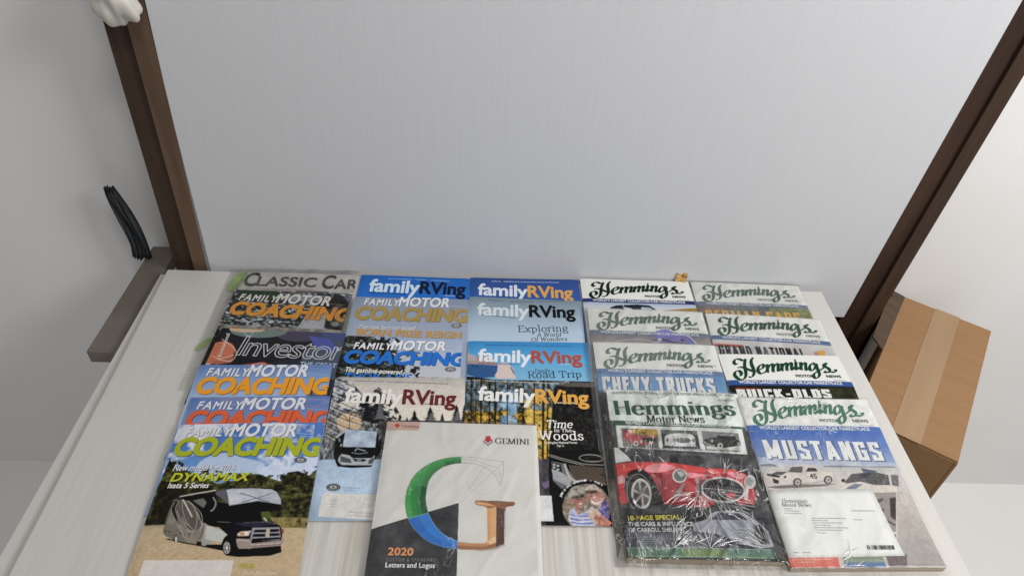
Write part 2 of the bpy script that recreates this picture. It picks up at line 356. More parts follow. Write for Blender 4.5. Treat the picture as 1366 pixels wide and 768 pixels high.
GAIN = dict(A=1.28, B=1.3, C=1.25, D=.98, E=.95, G=1.38)
class Art:
    def __init__(s, pg, nu=190, vmax=None):
        s.pg = pg; s.nu = nu; s.gain = GAIN[pg.n[0]]; s.vmax = min(vmax or pg.R, pg.R)
        s.dim = .0
        s.nv = int(round(nu*s.vmax)); s.W2, s.H2 = nu*2, s.nv*2
        s.U, s.V = np.meshgrid((np.arange(s.W2)+.5)/s.W2, (np.arange(s.H2)+.5)/s.H2*s.vmax)
        s.C = np.ones((s.H2, s.W2, 3))*.7; s.f = (0, 0, 1); s.let = []; s.k = 0; s.grp = 0
    def c(s, c):
        v = lin(c); g = v.mean(); v = np.clip(g+(v-g)*.94, 0, 1); v = v*(.4+.6*min(1, g/.09))
        return np.clip(v*s.gain, .004, .84)
    def grain(s, amt=.12, f=120, blur=1):
        for _ in range(blur):
            C = np.pad(s.C, ((1, 1), (1, 1), (0, 0)), 'edge'); s.C = (C[:-2, 1:-1]+C[2:, 1:-1]+C[1:-1, :-2]+C[1:-1, 2:]+2*s.C)/6
        s.C = np.clip(s.C*(1+amt*(vnoise(s.U, s.V, f, 2, 5)[..., None]-.5)*2+amt*.8*(vnoise(s.U, s.V, f*.2, 3, 8)[..., None]-.5)*2), .006, .88)
    def fr(s, ox=0, oy=0, k=1): s.f = (ox, oy, k); return s
    def px(s, P):
        P = np.asarray(P, float); return np.stack([s.f[0]+P[..., 0]/s.f[2], s.f[1]+P[..., 1]/s.f[2]], -1)
    def m(s, P): return s.pg.uv(s.px(P))
    def mask(s, uv):
        x0, y0 = uv.min(0); x1, y1 = uv.max(0)
        i0, i1 = max(0, int(y0/s.vmax*s.H2)-1), min(s.H2, int(y1/s.vmax*s.H2)+2); j0, j1 = max(0, int(x0*s.W2)-1), min(s.W2, int(x1*s.W2)+2)
        if i0 >= i1 or j0 >= j1: return None
        U = s.U[i0:i1, j0:j1]; V = s.V[i0:i1, j0:j1]; ins = np.zeros(U.shape, bool); n = len(uv)
        for i in range(n):
            xa, ya = uv[i]; xb, yb = uv[(i+1) % n]
            if ya == yb: continue
            c = (V > min(ya, yb)) & (V <= max(ya, yb)); ins ^= c & (U < xa+(V-ya)*(xb-xa)/(yb-ya))
        return (slice(i0, i1), slice(j0, j1)), ins
    def put(s, mk, col, al=1.):
        if mk is None: return
        sl, ins = mk; A = s.C[sl]; c_ = s.c(col) if not callable(col) else col(s.U[sl], s.V[sl])
        if callable(al): a_ = (al(s.U[sl], s.V[sl])*ins)[..., None]
        else: a_ = (ins*al)[..., None]
        s.C[sl] = A*(1-a_)+c_*a_
    def soften(s, P, n=3):
        mk = s.mask(s.m(P))
        if mk is None: return
        sl = mk[0]; C = s.C[sl]
        for _ in range(n):
            Q = np.pad(C, ((1, 1), (1, 1), (0, 0)), 'edge'); C = (Q[:-2, 1:-1]+Q[2:, 1:-1]+Q[1:-1, :-2]+Q[1:-1, 2:]+C)/5
        s.C[sl] = np.where(mk[1][..., None], C, s.C[sl])
    def fill(s, col): s.C[:] = s.c(col)
    def poly(s, P, col, al=1., smooth=False):
        P = s.m(P)
        if smooth: P = cr(P, True)
        s.put(s.mask(P), col, al)
    def el(s, cx, cy, rx, ry, col, al=1., rot=0): s.poly(ell(cx, cy, rx, ry, rot=rot), col, al)
    def line(s, P, w, col, al=1., smooth=True):
        P = np.asarray(P, float); P = cr(P) if (smooth and len(P) > 2) else P
        d = np.gradient(P, axis=0); d /= np.maximum(np.hypot(d[:, 0], d[:, 1]), 1e-9)[:, None]; nrm = np.stack([-d[:, 1], d[:, 0]], 1)*w/2
        s.poly(np.vstack([P+nrm, (P-nrm)[::-1]]), col, al)
    def ring(s, cx, cy, rx, ry, w, col, al=1., rot=0, a0=0, a1=2*math.pi):
        t0 = ell(cx, cy, rx+w/2, ry+w/2, 48, a0, a1, rot); t1 = ell(cx, cy, rx-w/2, ry-w/2, 48, a0, a1, rot)
        if a1-a0 > 6.28: t0 = np.vstack([t0, t0[:1]]); t1 = np.vstack([t1, t1[:1]])
        s.poly(np.vstack([t0, t1[::-1]]), col, al)
    def vgrad(s, P, stops):      # stops: [(reference y, colour)...] measured at the middle of the shape
        P_ = s.px(P); xm = P_[:, 0].mean(); ys = [y for y, _ in stops]; vs = s.pg.uv([(xm, s.f[1]+y/s.f[2]) for y in ys])[:, 1]; cs = np.array([s.c(c) for _, c in stops])
        f = lambda U, V: np.stack([np.interp(V, vs, cs[:, i]) for i in range(3)], -1)
        s.put(s.mask(s.pg.uv(P_)), f)
    def mottle(s, P, cols, f=20, octs=4, seed=0, stretch=(1, 1), al=1., contrast=1.6, edge=None, smooth=False):
        """patch of noise mapped over a list of colours (foliage, gravel, snow)"""
        cs = np.array([s.c(c) for c in cols]); xs = np.linspace(0, 1, len(cs))
        def colf(U, V):
            t = np.clip((vnoise(U, V, f, octs, seed, stretch, .62)-.5)*contrast+.5, 0, 1)
            return np.stack([np.interp(t, xs, cs[:, i]) for i in range(3)], -1)
        a = al
        if edge: a = lambda U, V: al*np.clip((vnoise(U, V, edge[0], 4, seed+9, (1, 1), .6)-edge[1])*edge[2], 0, 1)
        P = s.m(P); P = cr(P, True) if smooth else P
        s.put(s.mask(P), colf, a)
    def conifer(s, cx, y0, y1, hw, col, n=9):
        r = random.Random(int(cx*7)); L_ = []; Rr = []
        for i in range(n):
            t = (i+1)/n; y = y0+(y1-y0)*t; h = hw*t*(.75+.5*r.random()); L_ += [(cx-h, y), (cx-h*.45, y-(y1-y0)/n*.35)]; Rr += [(cx+h*(.8+.4*r.random()), y), (cx+h*.45, y-(y1-y0)/n*.35)]
        s.poly([(cx, y0)]+Rr+L_[::-1], col)
    # ---- lettering (thin ink layer, real outlines)
    def add(s, verts, faces, col, lay=1):
        verts = np.asarray(verts, float); zz = verts[:, 2] if verts.shape[1] > 2 else 0; s.k += 1; s.let.append((verts[:, :2], faces, s.c(col), 1.5e-4+lay*1.0e-4+s.k*1.2e-6+zz, s.grp))
    def text(s, t, p0, p1, h, col, bold=.02, shear=0, shadow=None, space=1., lay=2, small=None, outline=0):
        s.grp += 1; V, Fc, E_ = glyphs(t, bold, shear, space, outline)
        a, b = s.m([p0, p1]); mid = (np.asarray(p0, float)+np.asarray(p1, float))/2
        q0, q1 = s.m([mid, mid-np.array([0, h])]); H = abs(q1[1]-q0[1])
        L_ = V[:, 0].max()-V[:, 0].min(); e = (b-a); nrm = np.array([e[1], -e[0]])/np.hypot(*e)*H
        X = (V[:, 0]-V[:, 0].min())/L_; Y = V[:, 1]/CAPH
        uv = np.hstack([a+X[:, None]*e+Y[:, None]*nrm, V[:, 2:]])
        if shadow: s.add(uv+np.array([shadow[0], shadow[1], 0]), Fc, shadow[2], lay-1)
        s.add(uv, Fc, col, lay)
        return uv
    def strokes(s, ST, p0, p1, h, col, thickw=.16, thin=.05, ang=0., power=1., shadow=None, lay=2, width=None, italic=0.):
        """ST: list of point lists in em units; pen with a broad nib"""
        a, b = s.m([p0, p1]); mid = (np.asarray(p0, float)+np.asarray(p1, float))/2
        q0, q1 = s.m([mid, mid-np.array([0, h])]); H = abs(q1[1]-q0[1]); e = b-a; nrm = np.array([e[1], -e[0]])/np.hypot(*e)*H
        L_ = width
        for st in ST:
            w = 1.
            if isinstance(st, tuple): w, st = st
            P = np.asarray(st, float); P = cr(P, n=7) if len(P) > 2 else np.linspace(P[0], P[-1], 4)
            V, Fc = ribbon(P, thickw*w, thin*w, ang, power)
            V = V.copy(); V[:, 0] += V[:, 1]*italic
            uv = np.hstack([a+(V[:, :1]/L_)*e+V[:, 1:2]*nrm, V[:, 2:]])
            if shadow: s.add(uv+np.array([*shadow[:2], 0]), Fc, shadow[2], lay-1)
            s.add(uv, Fc, col, lay)
    def serif(s, t, p0, p1, h, col, thickw=.15, thin=.045, slab=None, italic=0., **k):
        s.grp += 1; ST, x = [], 0
        for ch in t:
            if ch == ' ': x += .3; continue
            adv, st, sf = SERIF[ch]
            for q in st: ST.append([(x+a_, b_) for a_, b_ in q])
            for (cx, cy) in sf: ST.append(('S', [(x+cx-.115, cy), (x+cx+.115, cy)]))
            x += adv+.02
        sl = slab or thin*1.3
        a1 = [q for q in ST if not isinstance(q, tuple)]; a2 = [q[1] for q in ST if isinstance(q, tuple)]
        s.strokes(a1, p0, p1, h, col, thickw, thin, 0, 1., width=x, italic=italic, **k)
        s.strokes(a2, p0, p1, h, col, sl, sl, 0, 1., width=x, italic=italic, **k)
    def block(s, t, p0, p1, h, col, wt=.2, shadow=None, gap=.1, **k):
        """condensed heavy capitals"""
        s.grp += 1; ST, x = [], 0
        for ch in t:
            if ch == ' ': x += .28; continue
            adv, st = BLOCK[ch]
            for q in st: ST.append([(x+a_*(1), b_) for a_, b_ in q])
            x += adv+gap
        segs = []
        for q in ST:
            for i in range(len(q)-1):
                p, r = np.array(q[i]), np.array(q[i+1]); d = (r-p)/max(1e-6, np.hypot(*(r-p))); ex_ = .5*wt if len(q) > 2 else 0
                segs.append([tuple(p-(d*ex_ if i > 0 else 0)), tuple(r+(d*ex_ if i < len(q)-2 else 0))])
        s.strokes(segs, p0, p1, h, col, wt, wt, 0, 1., width=x-gap, shadow=shadow, **k)
    def fine(s, x0, y0, x1, y1, h, col, al=.8, seed=1):      # a line of type too small to read
        r = random.Random(seed+int(x0*3+y0)); L_ = math.hypot(x1-x0, y1-y0); x = 0
        while x < L_:
            w = r.uniform(1.2, 4.5)*max(.6, h/2.2); a = x/L_; b = min(1, (x+w)/L_); pa = (x0+(x1-x0)*a, y0+(y1-y0)*a); pb = (x0+(x1-x0)*b, y0+(y1-y0)*b)
            s.poly([pa, pb, (pb[0], pb[1]-h*r.uniform(.7, 1)), (pa[0], pa[1]-h*r.uniform(.7, 1))], col, al); x += w+r.uniform(.5, 1.3)*max(.6, h/2.2)
    def oval(s, cx, cy, rx, ry, w=1.):
        s.el(cx, cy, rx, ry, (30, 30, 32)); s.ring(cx, cy, rx*.78, ry*.72, .5*w, (170, 170, 172)); s.el(cx, cy, rx*.52, ry*.42, (176, 178, 180)); s.el(cx, cy+ry*.05, rx*.3, ry*.2, (60, 60, 62))
    # ---- build the magazine
    def build(s, name, label, cat='magazine', group=None, bag=None, pages=None, cover_name='cover', yellow=None):
        pg = s.pg; e = bpy.data.objects.new(name, None); COL.objects.link(e)
        e.location = (pg.X, pg.Y, 0); e.rotation_euler = (0, 0, pg.a); tag(e, label, cat, group)
        w, l, t = pg.w, pg.l, pg.t
        # local axes: x across, y = -v ; page block (slightly swelling at the spine, ragged at the fore edge)
        vs = np.linspace(0, l, 25); us = np.linspace(0, w, 13); V, Fc = [], []
        def dz(u_): return .0009*math.sin(3*u_/w+sum(map(ord, pg.n)))-.0010*math.exp(-(u_/.006)**2)-.0007*math.exp(-((w-u_)/.008)**2)
        nb = len(us)
        for lay in (0, 1):
            for v_ in vs:
                for u_ in us:
                    z = float(pg.z(v_/w))+dz(u_) if lay else float(pg.z(v_/w))-t
                    V.append((u_, -v_, z-(.0003 if lay else 0)))
        n1 = len(vs)*nb
        for i in range(len(vs)-1):
            for j in range(nb-1):
                q = i*nb+j; Fc.append((n1+q, n1+q+nb, n1+q+nb+1, n1+q+1)); Fc.append((q, q+1, q+nb+1, q+nb))
        for j in range(nb-1):
            Fc.append((j, n1+j, n1+j+1, j+1)); q = (len(vs)-1)*nb+j; Fc.append((q, q+1, n1+q+1, n1+q))
        for i in range(len(vs)-1):
            q = i*nb; Fc.append((q, q+nb, n1+q+nb, n1+q)); q += nb-1; Fc.append((q, n1+q, n1+q+nb, q+nb))
        mesh_obj('pages', V, Fc, pages or M_pages, e)
        # cover sheet
        C = s.C.reshape(s.nv, 2, s.nu, 2, 3).mean((1, 3))
        gv = (np.arange(s.nv)+.5)/s.nv*s.vmax; gu = (np.arange(s.nu)+.5)/s.nu
        gu = np.concatenate([[-.003], gu, [1.003]]); C = np.concatenate([C[:, :1], C, C[:, -1:]], 1)
        gv = np.concatenate([[-.002], gv, [s.vmax]]); C = np.concatenate([C[:1], C, C[-1:]], 0)
        if s.vmax < pg.R-.01:
            ex_ = np.linspace(s.vmax, pg.R, 8)[1:]; gv = np.concatenate([gv, ex_]); C = np.concatenate([C, np.repeat(C[-1:], 7, 0)], 0)
        UU, VV = np.meshgrid(gu, gv); s.curl = lambda U, V_: .0009*np.sin(3*U+sum(map(ord, pg.n)))-.0010*np.exp(-(U*w/.006)**2)-.0007*np.exp(-((1-U)*w/.008)**2)
        Z = pg.z(VV)+s.curl(UU, VV)
        me = bpy.data.meshes.new(cover_name); nr, nc = UU.shape; co = np.stack([UU*w, -VV*w, Z], -1).reshape(-1, 3)
        idx = np.arange(nr*nc).reshape(nr, nc); q = np.stack([idx[:-1, :-1], idx[1:, :-1], idx[1:, 1:], idx[:-1, 1:]], -1).reshape(-1, 4)
        me.vertices.add(len(co)); me.vertices.foreach_set('co', co.ravel()); me.loops.add(q.size); me.loops.foreach_set('vertex_index', q.ravel())
        me.polygons.add(len(q)); me.polygons.foreach_set('loop_start', np.arange(0, q.size, 4)); me.polygons.foreach_set('use_smooth', np.ones(len(q), bool)); me.update()
        ca = me.color_attributes.new('Col', 'FLOAT_COLOR', 'POINT'); ca.data.foreach_set('color', np.concatenate([C.reshape(-1, 3), np.ones((nr*nc, 1))], 1).ravel()); me.materials.append(M_ink)
        cov = bpy.data.objects.new(cover_name, me); COL.objects.link(cov); cov.parent = e
        gs = {}
        for q in s.let: gs.setdefault(q[4], []).append(q)
        ht = {g: max(x[0][:, 1].max() for x in qs)-min(x[0][:, 1].min() for x in qs) for g, qs in gs.items()}
        big = [('title_lettering', gs[g]) for g in gs if ht[g] > .055]; small = [q for g in gs if ht[g] <= .055 for q in gs[g]]
        for nm, L_ in big+[('small_lettering', small)]:
            if not L_: continue
            V, Fc, Cc, off = [], [], [], 0
            for uv, fs, c_, dz_, _g in L_:
                z = pg.z(uv[:, 1])+s.curl(uv[:, 0], uv[:, 1])+dz_
                V.append(np.stack([uv[:, 0]*w, -uv[:, 1]*w, z], 1)); Fc += [tuple(i+off for i in f) for f in fs]; Cc.append(np.tile(np.append(c_, 1), (len(uv), 1))); off += len(uv)
            V = np.vstack(V); ok = (V[:, 0] > 0) & (V[:, 0] < w) & (V[:, 1] < 0); V[:, 0] = np.clip(V[:, 0], .0002, w-.0002)
            Fc = [f for f in Fc if any(ok[i] for i in f)]
            if not Fc: continue
            lt = mesh_obj(nm, V, Fc, M_ink, cov)
            if nm == 'small_lettering': lt['kind'] = 'stuff'
            ca = lt.data.color_attributes.new('Col', 'FLOAT_COLOR', 'POINT'); ca.data.foreach_set('color', np.vstack(Cc).ravel())
        if bag: bagging(pg, e, **bag)
        return e, cov

def bagging(pg, e, mat=None, pad=(.006, .006, .010, .004), amp=.0007, strong=0, lift=.0010, seed=1, nu=70, nv=90, vmax=None, radial=None, creases=()):
    """loose clear film: pad = left, right, top, bottom"""
    w, l = pg.w, pg.l; gu = np.linspace(-pad[0], w+pad[1], nu); gv = np.linspace(-pad[2], (vmax or l)+pad[3], nv); UU, VV = np.meshgrid(gu, gv)
    Z = pg.z(VV/w)+lift
    n1 = vnoise(UU+3, VV+3, 26, 3, seed, (1, 1.4)); rid = 1-np.abs(vnoise(UU*.8+VV*.6+3, VV*.3-UU*.35+4, 22, 3, seed+5)*2-1)
    Z = Z+amp*(n1-.3)*2+amp*1.4*np.clip(rid-.8, 0, 1)*5
    if radial:      # creases radiating from a gathered point
        cx, cy, st = radial; dx = UU-cx; dy = VV-cy; th = np.arctan2(dy, dx); r = np.hypot(dx, dy)
        k = np.exp(-(r/.12)**2)*np.clip(r/.02, 0, 1)*st; Z += k*((1-np.abs(np.sin(th*7+vnoise(UU, VV, 22, 3, seed)*5)))**2)*(.0012+.016*np.clip(r, 0, .1))
    out = np.maximum(np.maximum(-UU, UU-w), np.maximum(-VV, VV-l)); dr = np.clip(out/.006, 0, 2.2)
    Z = np.where(out > 0, np.maximum(Z-dr*pg.t*.45, np.maximum(pg.z(VV/w)-pg.t+.001, .0012)), Z)
    V = np.stack([UU, -VV, Z], -1).reshape(-1, 3); idx = np.arange(nu*nv).reshape(nv, nu)
    q = np.stack([idx[:-1, :-1], idx[1:, :-1], idx[1:, 1:], idx[:-1, 1:]], -1).reshape(-1, 4)
    V = V.tolist(); Fc = [tuple(map(int, f)) for f in q]; n0 = len(Fc)
    r = random.Random(seed)      # sharp little fold ridges in the film, coloured pale as painted glints
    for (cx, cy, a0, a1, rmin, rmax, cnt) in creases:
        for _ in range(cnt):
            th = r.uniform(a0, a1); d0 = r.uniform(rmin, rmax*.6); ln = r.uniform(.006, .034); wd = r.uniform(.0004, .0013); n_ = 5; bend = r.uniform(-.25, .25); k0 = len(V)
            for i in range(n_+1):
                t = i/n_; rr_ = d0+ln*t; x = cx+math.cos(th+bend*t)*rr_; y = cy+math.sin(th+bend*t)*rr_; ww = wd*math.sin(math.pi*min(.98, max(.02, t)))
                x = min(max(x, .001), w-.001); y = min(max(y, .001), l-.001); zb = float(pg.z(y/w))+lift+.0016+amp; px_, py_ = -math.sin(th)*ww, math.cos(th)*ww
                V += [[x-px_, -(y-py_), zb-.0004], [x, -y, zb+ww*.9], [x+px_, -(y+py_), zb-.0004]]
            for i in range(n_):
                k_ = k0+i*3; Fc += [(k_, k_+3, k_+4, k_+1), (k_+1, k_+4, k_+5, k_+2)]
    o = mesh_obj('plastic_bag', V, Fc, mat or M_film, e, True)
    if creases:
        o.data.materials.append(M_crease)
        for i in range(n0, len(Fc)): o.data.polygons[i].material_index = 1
    return o

# ---- outlines of the built-in typeface
_gc = {}; CAPH = .7
def glyphs(t, bold, shear, space, outline=0):
    """outline of a line of type; bold > 0 thickens it evenly with a rim of ink"""
    key = (t, bold, shear, space, outline)
    if key in _gc: return _gc[key]
    def raw(fill):
        c = bpy.data.curves.new('outline', 'FONT'); c.body = t; c.size = 1; c.shear = shear; c.space_character = space*(1+bold*1.2); c.resolution_u = 4; c.fill_mode = fill
        o = bpy.data.objects.new('outline', c); me = bpy.data.meshes.new_from_object(o)
        V = [tuple(v.co)[:2]+(0.,) for v in me.vertices]; Fc = [tuple(p.vertices) for p in me.polygons]; E = [tuple(e.vertices) for e in me.edges]
        bpy.data.objects.remove(o); bpy.data.curves.remove(c); bpy.data.meshes.remove(me); return V, Fc, E
    V, Fc, _ = raw('BOTH') if not outline else ([], [], None)
    rim = outline or bold*2
    if rim > 0:
        P, _, E = raw('NONE'); P = np.array(P)[:, :2]
        for q, (a, b) in enumerate(E):
            A_, B = P[a], P[b]; d = B-A_; L_ = np.hypot(*d)
            if L_ < 1e-7: continue
            d = d/L_; n = np.array([-d[1], d[0]])*rim/2; x = d*rim*.42; z = 3e-6*(1+q % 4); k = len(V)
            V += [(*(A_-n), z), (*(B-n), z), (*(B+x-n*.4), z), (*(B+x+n*.4), z), (*(B+n), z), (*(A_+n), z), (*(A_-x+n*.4), z), (*(A_-x-n*.4), z)]; Fc.append(tuple(range(k, k+8)))
    V = np.array(V, float); _gc[key] = (V, Fc, None); return _gc[key]
_v, _f, _ = glyphs('H', 0, 0, 1); CAPH = float(_v[:, 1].max())
def ribbon(P, thick_, thin, ang, power):
    d = np.gradient(P, axis=0); L_ = np.maximum(np.hypot(d[:, 0], d[:, 1]), 1e-9); d = d/L_[:, None]; th = np.arctan2(d[:, 1], d[:, 0])
    w = thin+(thick_-thin)*np.abs(np.sin(th-ang))**power; n = np.stack([-d[:, 1], d[:, 0]], 1)*(w/2)[:, None]
    V = np.vstack([P+n, P-n]); k = len(P); V = np.hstack([V, np.tile(np.arange(k)*4e-7, 2)[:, None]]); Fc = [(i+k, i+k+1, i+1, i) for i in range(k-1)]
    return V, Fc

B_ = 0.
SERIF = {   # advance, strokes, serif centres (cap height 1, x-height .66)
 'H': (.84, [[(.17, 0), (.17, 1)], [(.67, 0), (.67, 1)], [(.17, .52), (.67, .52)]], [(.17, .03), (.17, .97), (.67, .03), (.67, .97)]),
 'M': (1.0, [[(.15, 0), (.17, 1)], [(.17, .98), (.5, .05)], [(.5, .05), (.83, .98)], [(.83, 0), (.82, 1)]], [(.15, .03), (.13, .97), (.85, .03), (.87, .97)]),
 'N': (.86, [[(.15, 0), (.15, 1)], [(.15, .97), (.7, .04)], [(.7, .04), (.7, 1)]], [(.15, .03), (.1, .97), (.7, .97)]),
 'G': (.86, [[(.72, .78), (.6, .96), (.42, 1), (.2, .86), (.1, .5), (.2, .14), (.44, 0), (.62, .06), (.7, .16)], [(.7, .42), (.7, .08)], [(.72, .95), (.72, .72)]], [(.69, .42)]),
 'E': (.68, [[(.17, 0), (.17, 1)], [(.17, .97), (.58, .97)], [(.17, .52), (.48, .52)], [(.17, .03), (.6, .03)], [(.58, .97), (.59, .78)], [(.6, .03), (.61, .24)]], [(.14, .97), (.14, .03)]),
 'I': (.4, [[(.18, 0), (.18, 1)]], [(.18, .03), (.18, .97)]),
 'T': (.72, [[(.36, 0), (.36, 1)], [(.05, .96), (.67, .96)], [(.06, .97), (.05, .76)], [(.66, .97), (.67, .76)]], [(.36, .03)]),
 'R': (.76, [[(.17, 0), (.17, 1)], [(.17, .96), (.42, .97), (.58, .88), (.6, .72), (.52, .57), (.36, .5), (.17, .5)], [(.36, .5), (.66, .03)]], [(.14, .97), (.17, .03), (.68, .03)]),
 'F': (.64, [[(.17, 0), (.17, 1)], [(.17, .97), (.58, .97)], [(.17, .52), (.46, .52)], [(.58, .97), (.59, .78)]], [(.14, .97), (.17, .03)]),
 'W': (1.1, [[(.12, .97), (.33, .03)], [(.33, .03), (.54, .9)], [(.54, .9), (.76, .03)], [(.76, .03), (.98, .97)]], [(.12, .97), (.54, .97), (.98, .97)]),
 'A': (.8, [[(.1, .03), (.4, .98)], [(.4, .98), (.7, .03)], [(.2, .34), (.6, .34)]], [(.1, .03), (.7, .03)]),
 'O': (.86, [[(.42, 1), (.18, .88), (.09, .5), (.18, .12), (.42, 0), (.66, .12), (.75, .5), (.66, .88), (.42, 1)]], []),
 'e': (.58, [[(.09, .36), (.5, .36)], [(.5, .36), (.46, .57), (.3, .66), (.13, .56), (.07, .33), (.13, .1), (.31, 0), (.5, .12)]], []),
 'm': (.98, [[(.14, 0), (.14, .64)], [(.14, .5), (.25, .63), (.38, .64), (.47, .52), (.48, 0)], [(.48, .5), (.6, .63), (.73, .64), (.81, .52), (.82, 0)]], [(.1, .62), (.14, .03), (.48, .03), (.82, .03)]),
 'n': (.66, [[(.14, 0), (.14, .64)], [(.14, .5), (.25, .63), (.38, .64), (.48, .52), (.49, 0)]], [(.1, .62), (.14, .03), (.49, .03)]),
 'i': (.3, [[(.14, 0), (.14, .64)], [(.14, .8), (.14, .93)]], [(.1, .62), (.14, .03)]),
 'l': (.3, [[(.14, 0), (.14, 1.02)]], [(.1, .99), (.14, .03)]),
 'g': (.6, [[(.28, .66), (.14, .6), (.1, .45), (.15, .3), (.28, .24), (.41, .3), (.46, .45), (.41, .6), (.28, .66)], [(.18, .28), (.1, .16), (.2, .06), (.42, .04), (.52, -.06), (.46, -.2), (.28, -.26), (.1, -.2), (.06, -.1), (.14, .02)], [(.4, .6), (.48, .68), (.57, .66)]], []),
 's': (.5, [[(.4, .5), (.36, .62), (.23, .66), (.11, .56), (.14, .42), (.3, .33), (.41, .22), (.37, .05), (.22, 0), (.1, .05), (.07, .18)]], []),
 'o': (.6, [[(.29, .66), (.13, .57), (.08, .33), (.13, .09), (.29, 0), (.45, .09), (.5, .33), (.45, .57), (.29, .66)]], []),
 't': (.42, [[(.2, .84), (.2, .14), (.27, .02), (.38, .06)], [(.05, .63), (.38, .63)]], []),
 'r': (.46, [[(.15, 0), (.15, .64)], [(.15, .46), (.22, .6), (.34, .66), (.42, .58)]], [(.11, .62), (.16, .03)]),
 'w': (.86, [[(.1, .63), (.25, .03)], [(.25, .03), (.41, .6)], [(.41, .6), (.58, .03)], [(.58, .03), (.74, .63)]], [(.1, .63), (.41, .63), (.74, .63)]),
 'x': (.6, [[(.1, .63), (.48, .03)], [(.48, .63), (.1, .03)]], [(.1, .63), (.48, .63), (.1, .03), (.48, .03)]),
 'p': (.64, [[(.15, -.28), (.15, .64)], [(.15, .52), (.28, .65), (.45, .58), (.53, .33), (.45, .08), (.28, .01), (.15, .12)]], [(.1, .62), (.16, -.26)]),
 'd': (.64, [[(.48, 0), (.48, 1.02)], [(.48, .54), (.34, .66), (.17, .6), (.09, .33), (.17, .06), (.34, 0), (.48, .12)]], [(.43, .99), (.52, .03)]),
 'a': (.58, [[(.1, .5), (.18, .64), (.34, .66), (.44, .54), (.45, .1), (.54, .03)], [(.45, .38), (.22, .34), (.09, .2), (.14, .04), (.28, 0), (.45, .14)]], []),
 'f': (.4, [[(.17, 0), (.17, .84), (.24, .99), (.38, .98)], [(.04, .63), (.34, .63)]], [(.17, .03)]),
 'h': (.66, [[(.14, 0), (.14, 1.02)], [(.14, .5), (.25, .63), (.38, .64), (.48, .52), (.49, 0)]], [(.1, .99), (.14, .03), (.49, .03)]),
 'y': (.6, [[(.1, .63), (.29, .05)], [(.48, .63), (.26, -.08), (.16, -.26), (.04, -.24)]], [(.1, .63), (.48, .63)]),
 'v': (.56, [[(.1, .63), (.28, .03)], [(.28, .03), (.46, .63)]], [(.1, .63), (.46, .63)]),
}
BLOCK = {
 'A': (.5, [[(.09, 0), (.25, 1)], [(.25, 1), (.41, 0)], [(.14, .26), (.36, .26)]]),
 'B': (.44, [[(.1, 0), (.1, 1)], [(.1, .92), (.34, .88), (.34, .58), (.1, .52)], [(.1, .52), (.36, .46), (.36, .12), (.1, .08)]]),
 'C': (.44, [[(.35, .68), (.35, .91), (.1, .91), (.1, .09), (.35, .09), (.35, .34)]]),
 'D': (.44, [[(.1, 0), (.1, 1)], [(.1, .91), (.28, .91), (.35, .8), (.35, .2), (.28, .09), (.1, .09)]]),
 'E': (.38, [[(.1, 0), (.1, 1)], [(.1, .91), (.36, .91)], [(.1, .52), (.32, .52)], [(.1, .09), (.36, .09)]]),
 'G': (.45, [[(.35, .68), (.35, .91), (.1, .91), (.1, .09), (.35, .09), (.35, .48)], [(.22, .48), (.44, .48)]]),
 'H': (.45, [[(.1, 0), (.1, 1)], [(.35, 0), (.35, 1)], [(.1, .5), (.35, .5)]]),
 'I': (.2, [[(.1, 0), (.1, 1)]]),
 'K': (.46, [[(.1, 0), (.1, 1)], [(.13, .4), (.38, 1)], [(.18, .58), (.4, 0)]]),
 'L': (.36, [[(.1, 0), (.1, 1)], [(.1, .09), (.34, .09)]]),
 'M': (.62, [[(.1, 0), (.1, 1)], [(.1, 1), (.31, .1)], [(.31, .1), (.52, 1)], [(.52, 0), (.52, 1)]]),
 'N': (.46, [[(.1, 0), (.1, 1)], [(.12, 1), (.34, 0)], [(.36, 0), (.36, 1)]]),
 'O': (.45, [[(.1, .5), (.1, .91), (.35, .91), (.35, .09), (.1, .09), (.1, .5)]]),
 'P': (.43, [[(.1, 0), (.1, 1)], [(.1, .91), (.34, .91), (.34, .48), (.1, .48)]]),
 'R': (.45, [[(.1, 0), (.1, 1)], [(.1, .91), (.34, .91), (.34, .5), (.1, .5)], [(.24, .5), (.37, 0)]]),
 'S': (.43, [[(.34, .7), (.34, .91), (.1, .91), (.1, .58), (.34, .42), (.34, .09), (.1, .09), (.1, .3)]]),
 'T': (.4, [[(.2, 0), (.2, 1)], [(0, .91), (.4, .91)]]),
 'U': (.45, [[(.1, 1), (.1, .09), (.35, .09), (.35, 1)]]),
 'V': (.46, [[(.08, 1), (.23, 0)], [(.23, 0), (.38, 1)]]),
 'Y': (.44, [[(.06, 1), (.22, .45)], [(.38, 1), (.22, .45)], [(.22, .5), (.22, 0)]]),
 '-': (.3, [[(.04, .42), (.26, .42)]]), '&': (.45, [[(.35, .1), (.1, .1), (.1, .45), (.32, .6), (.32, .92), (.14, .92), (.14, .7), (.4, 0)]]),
}
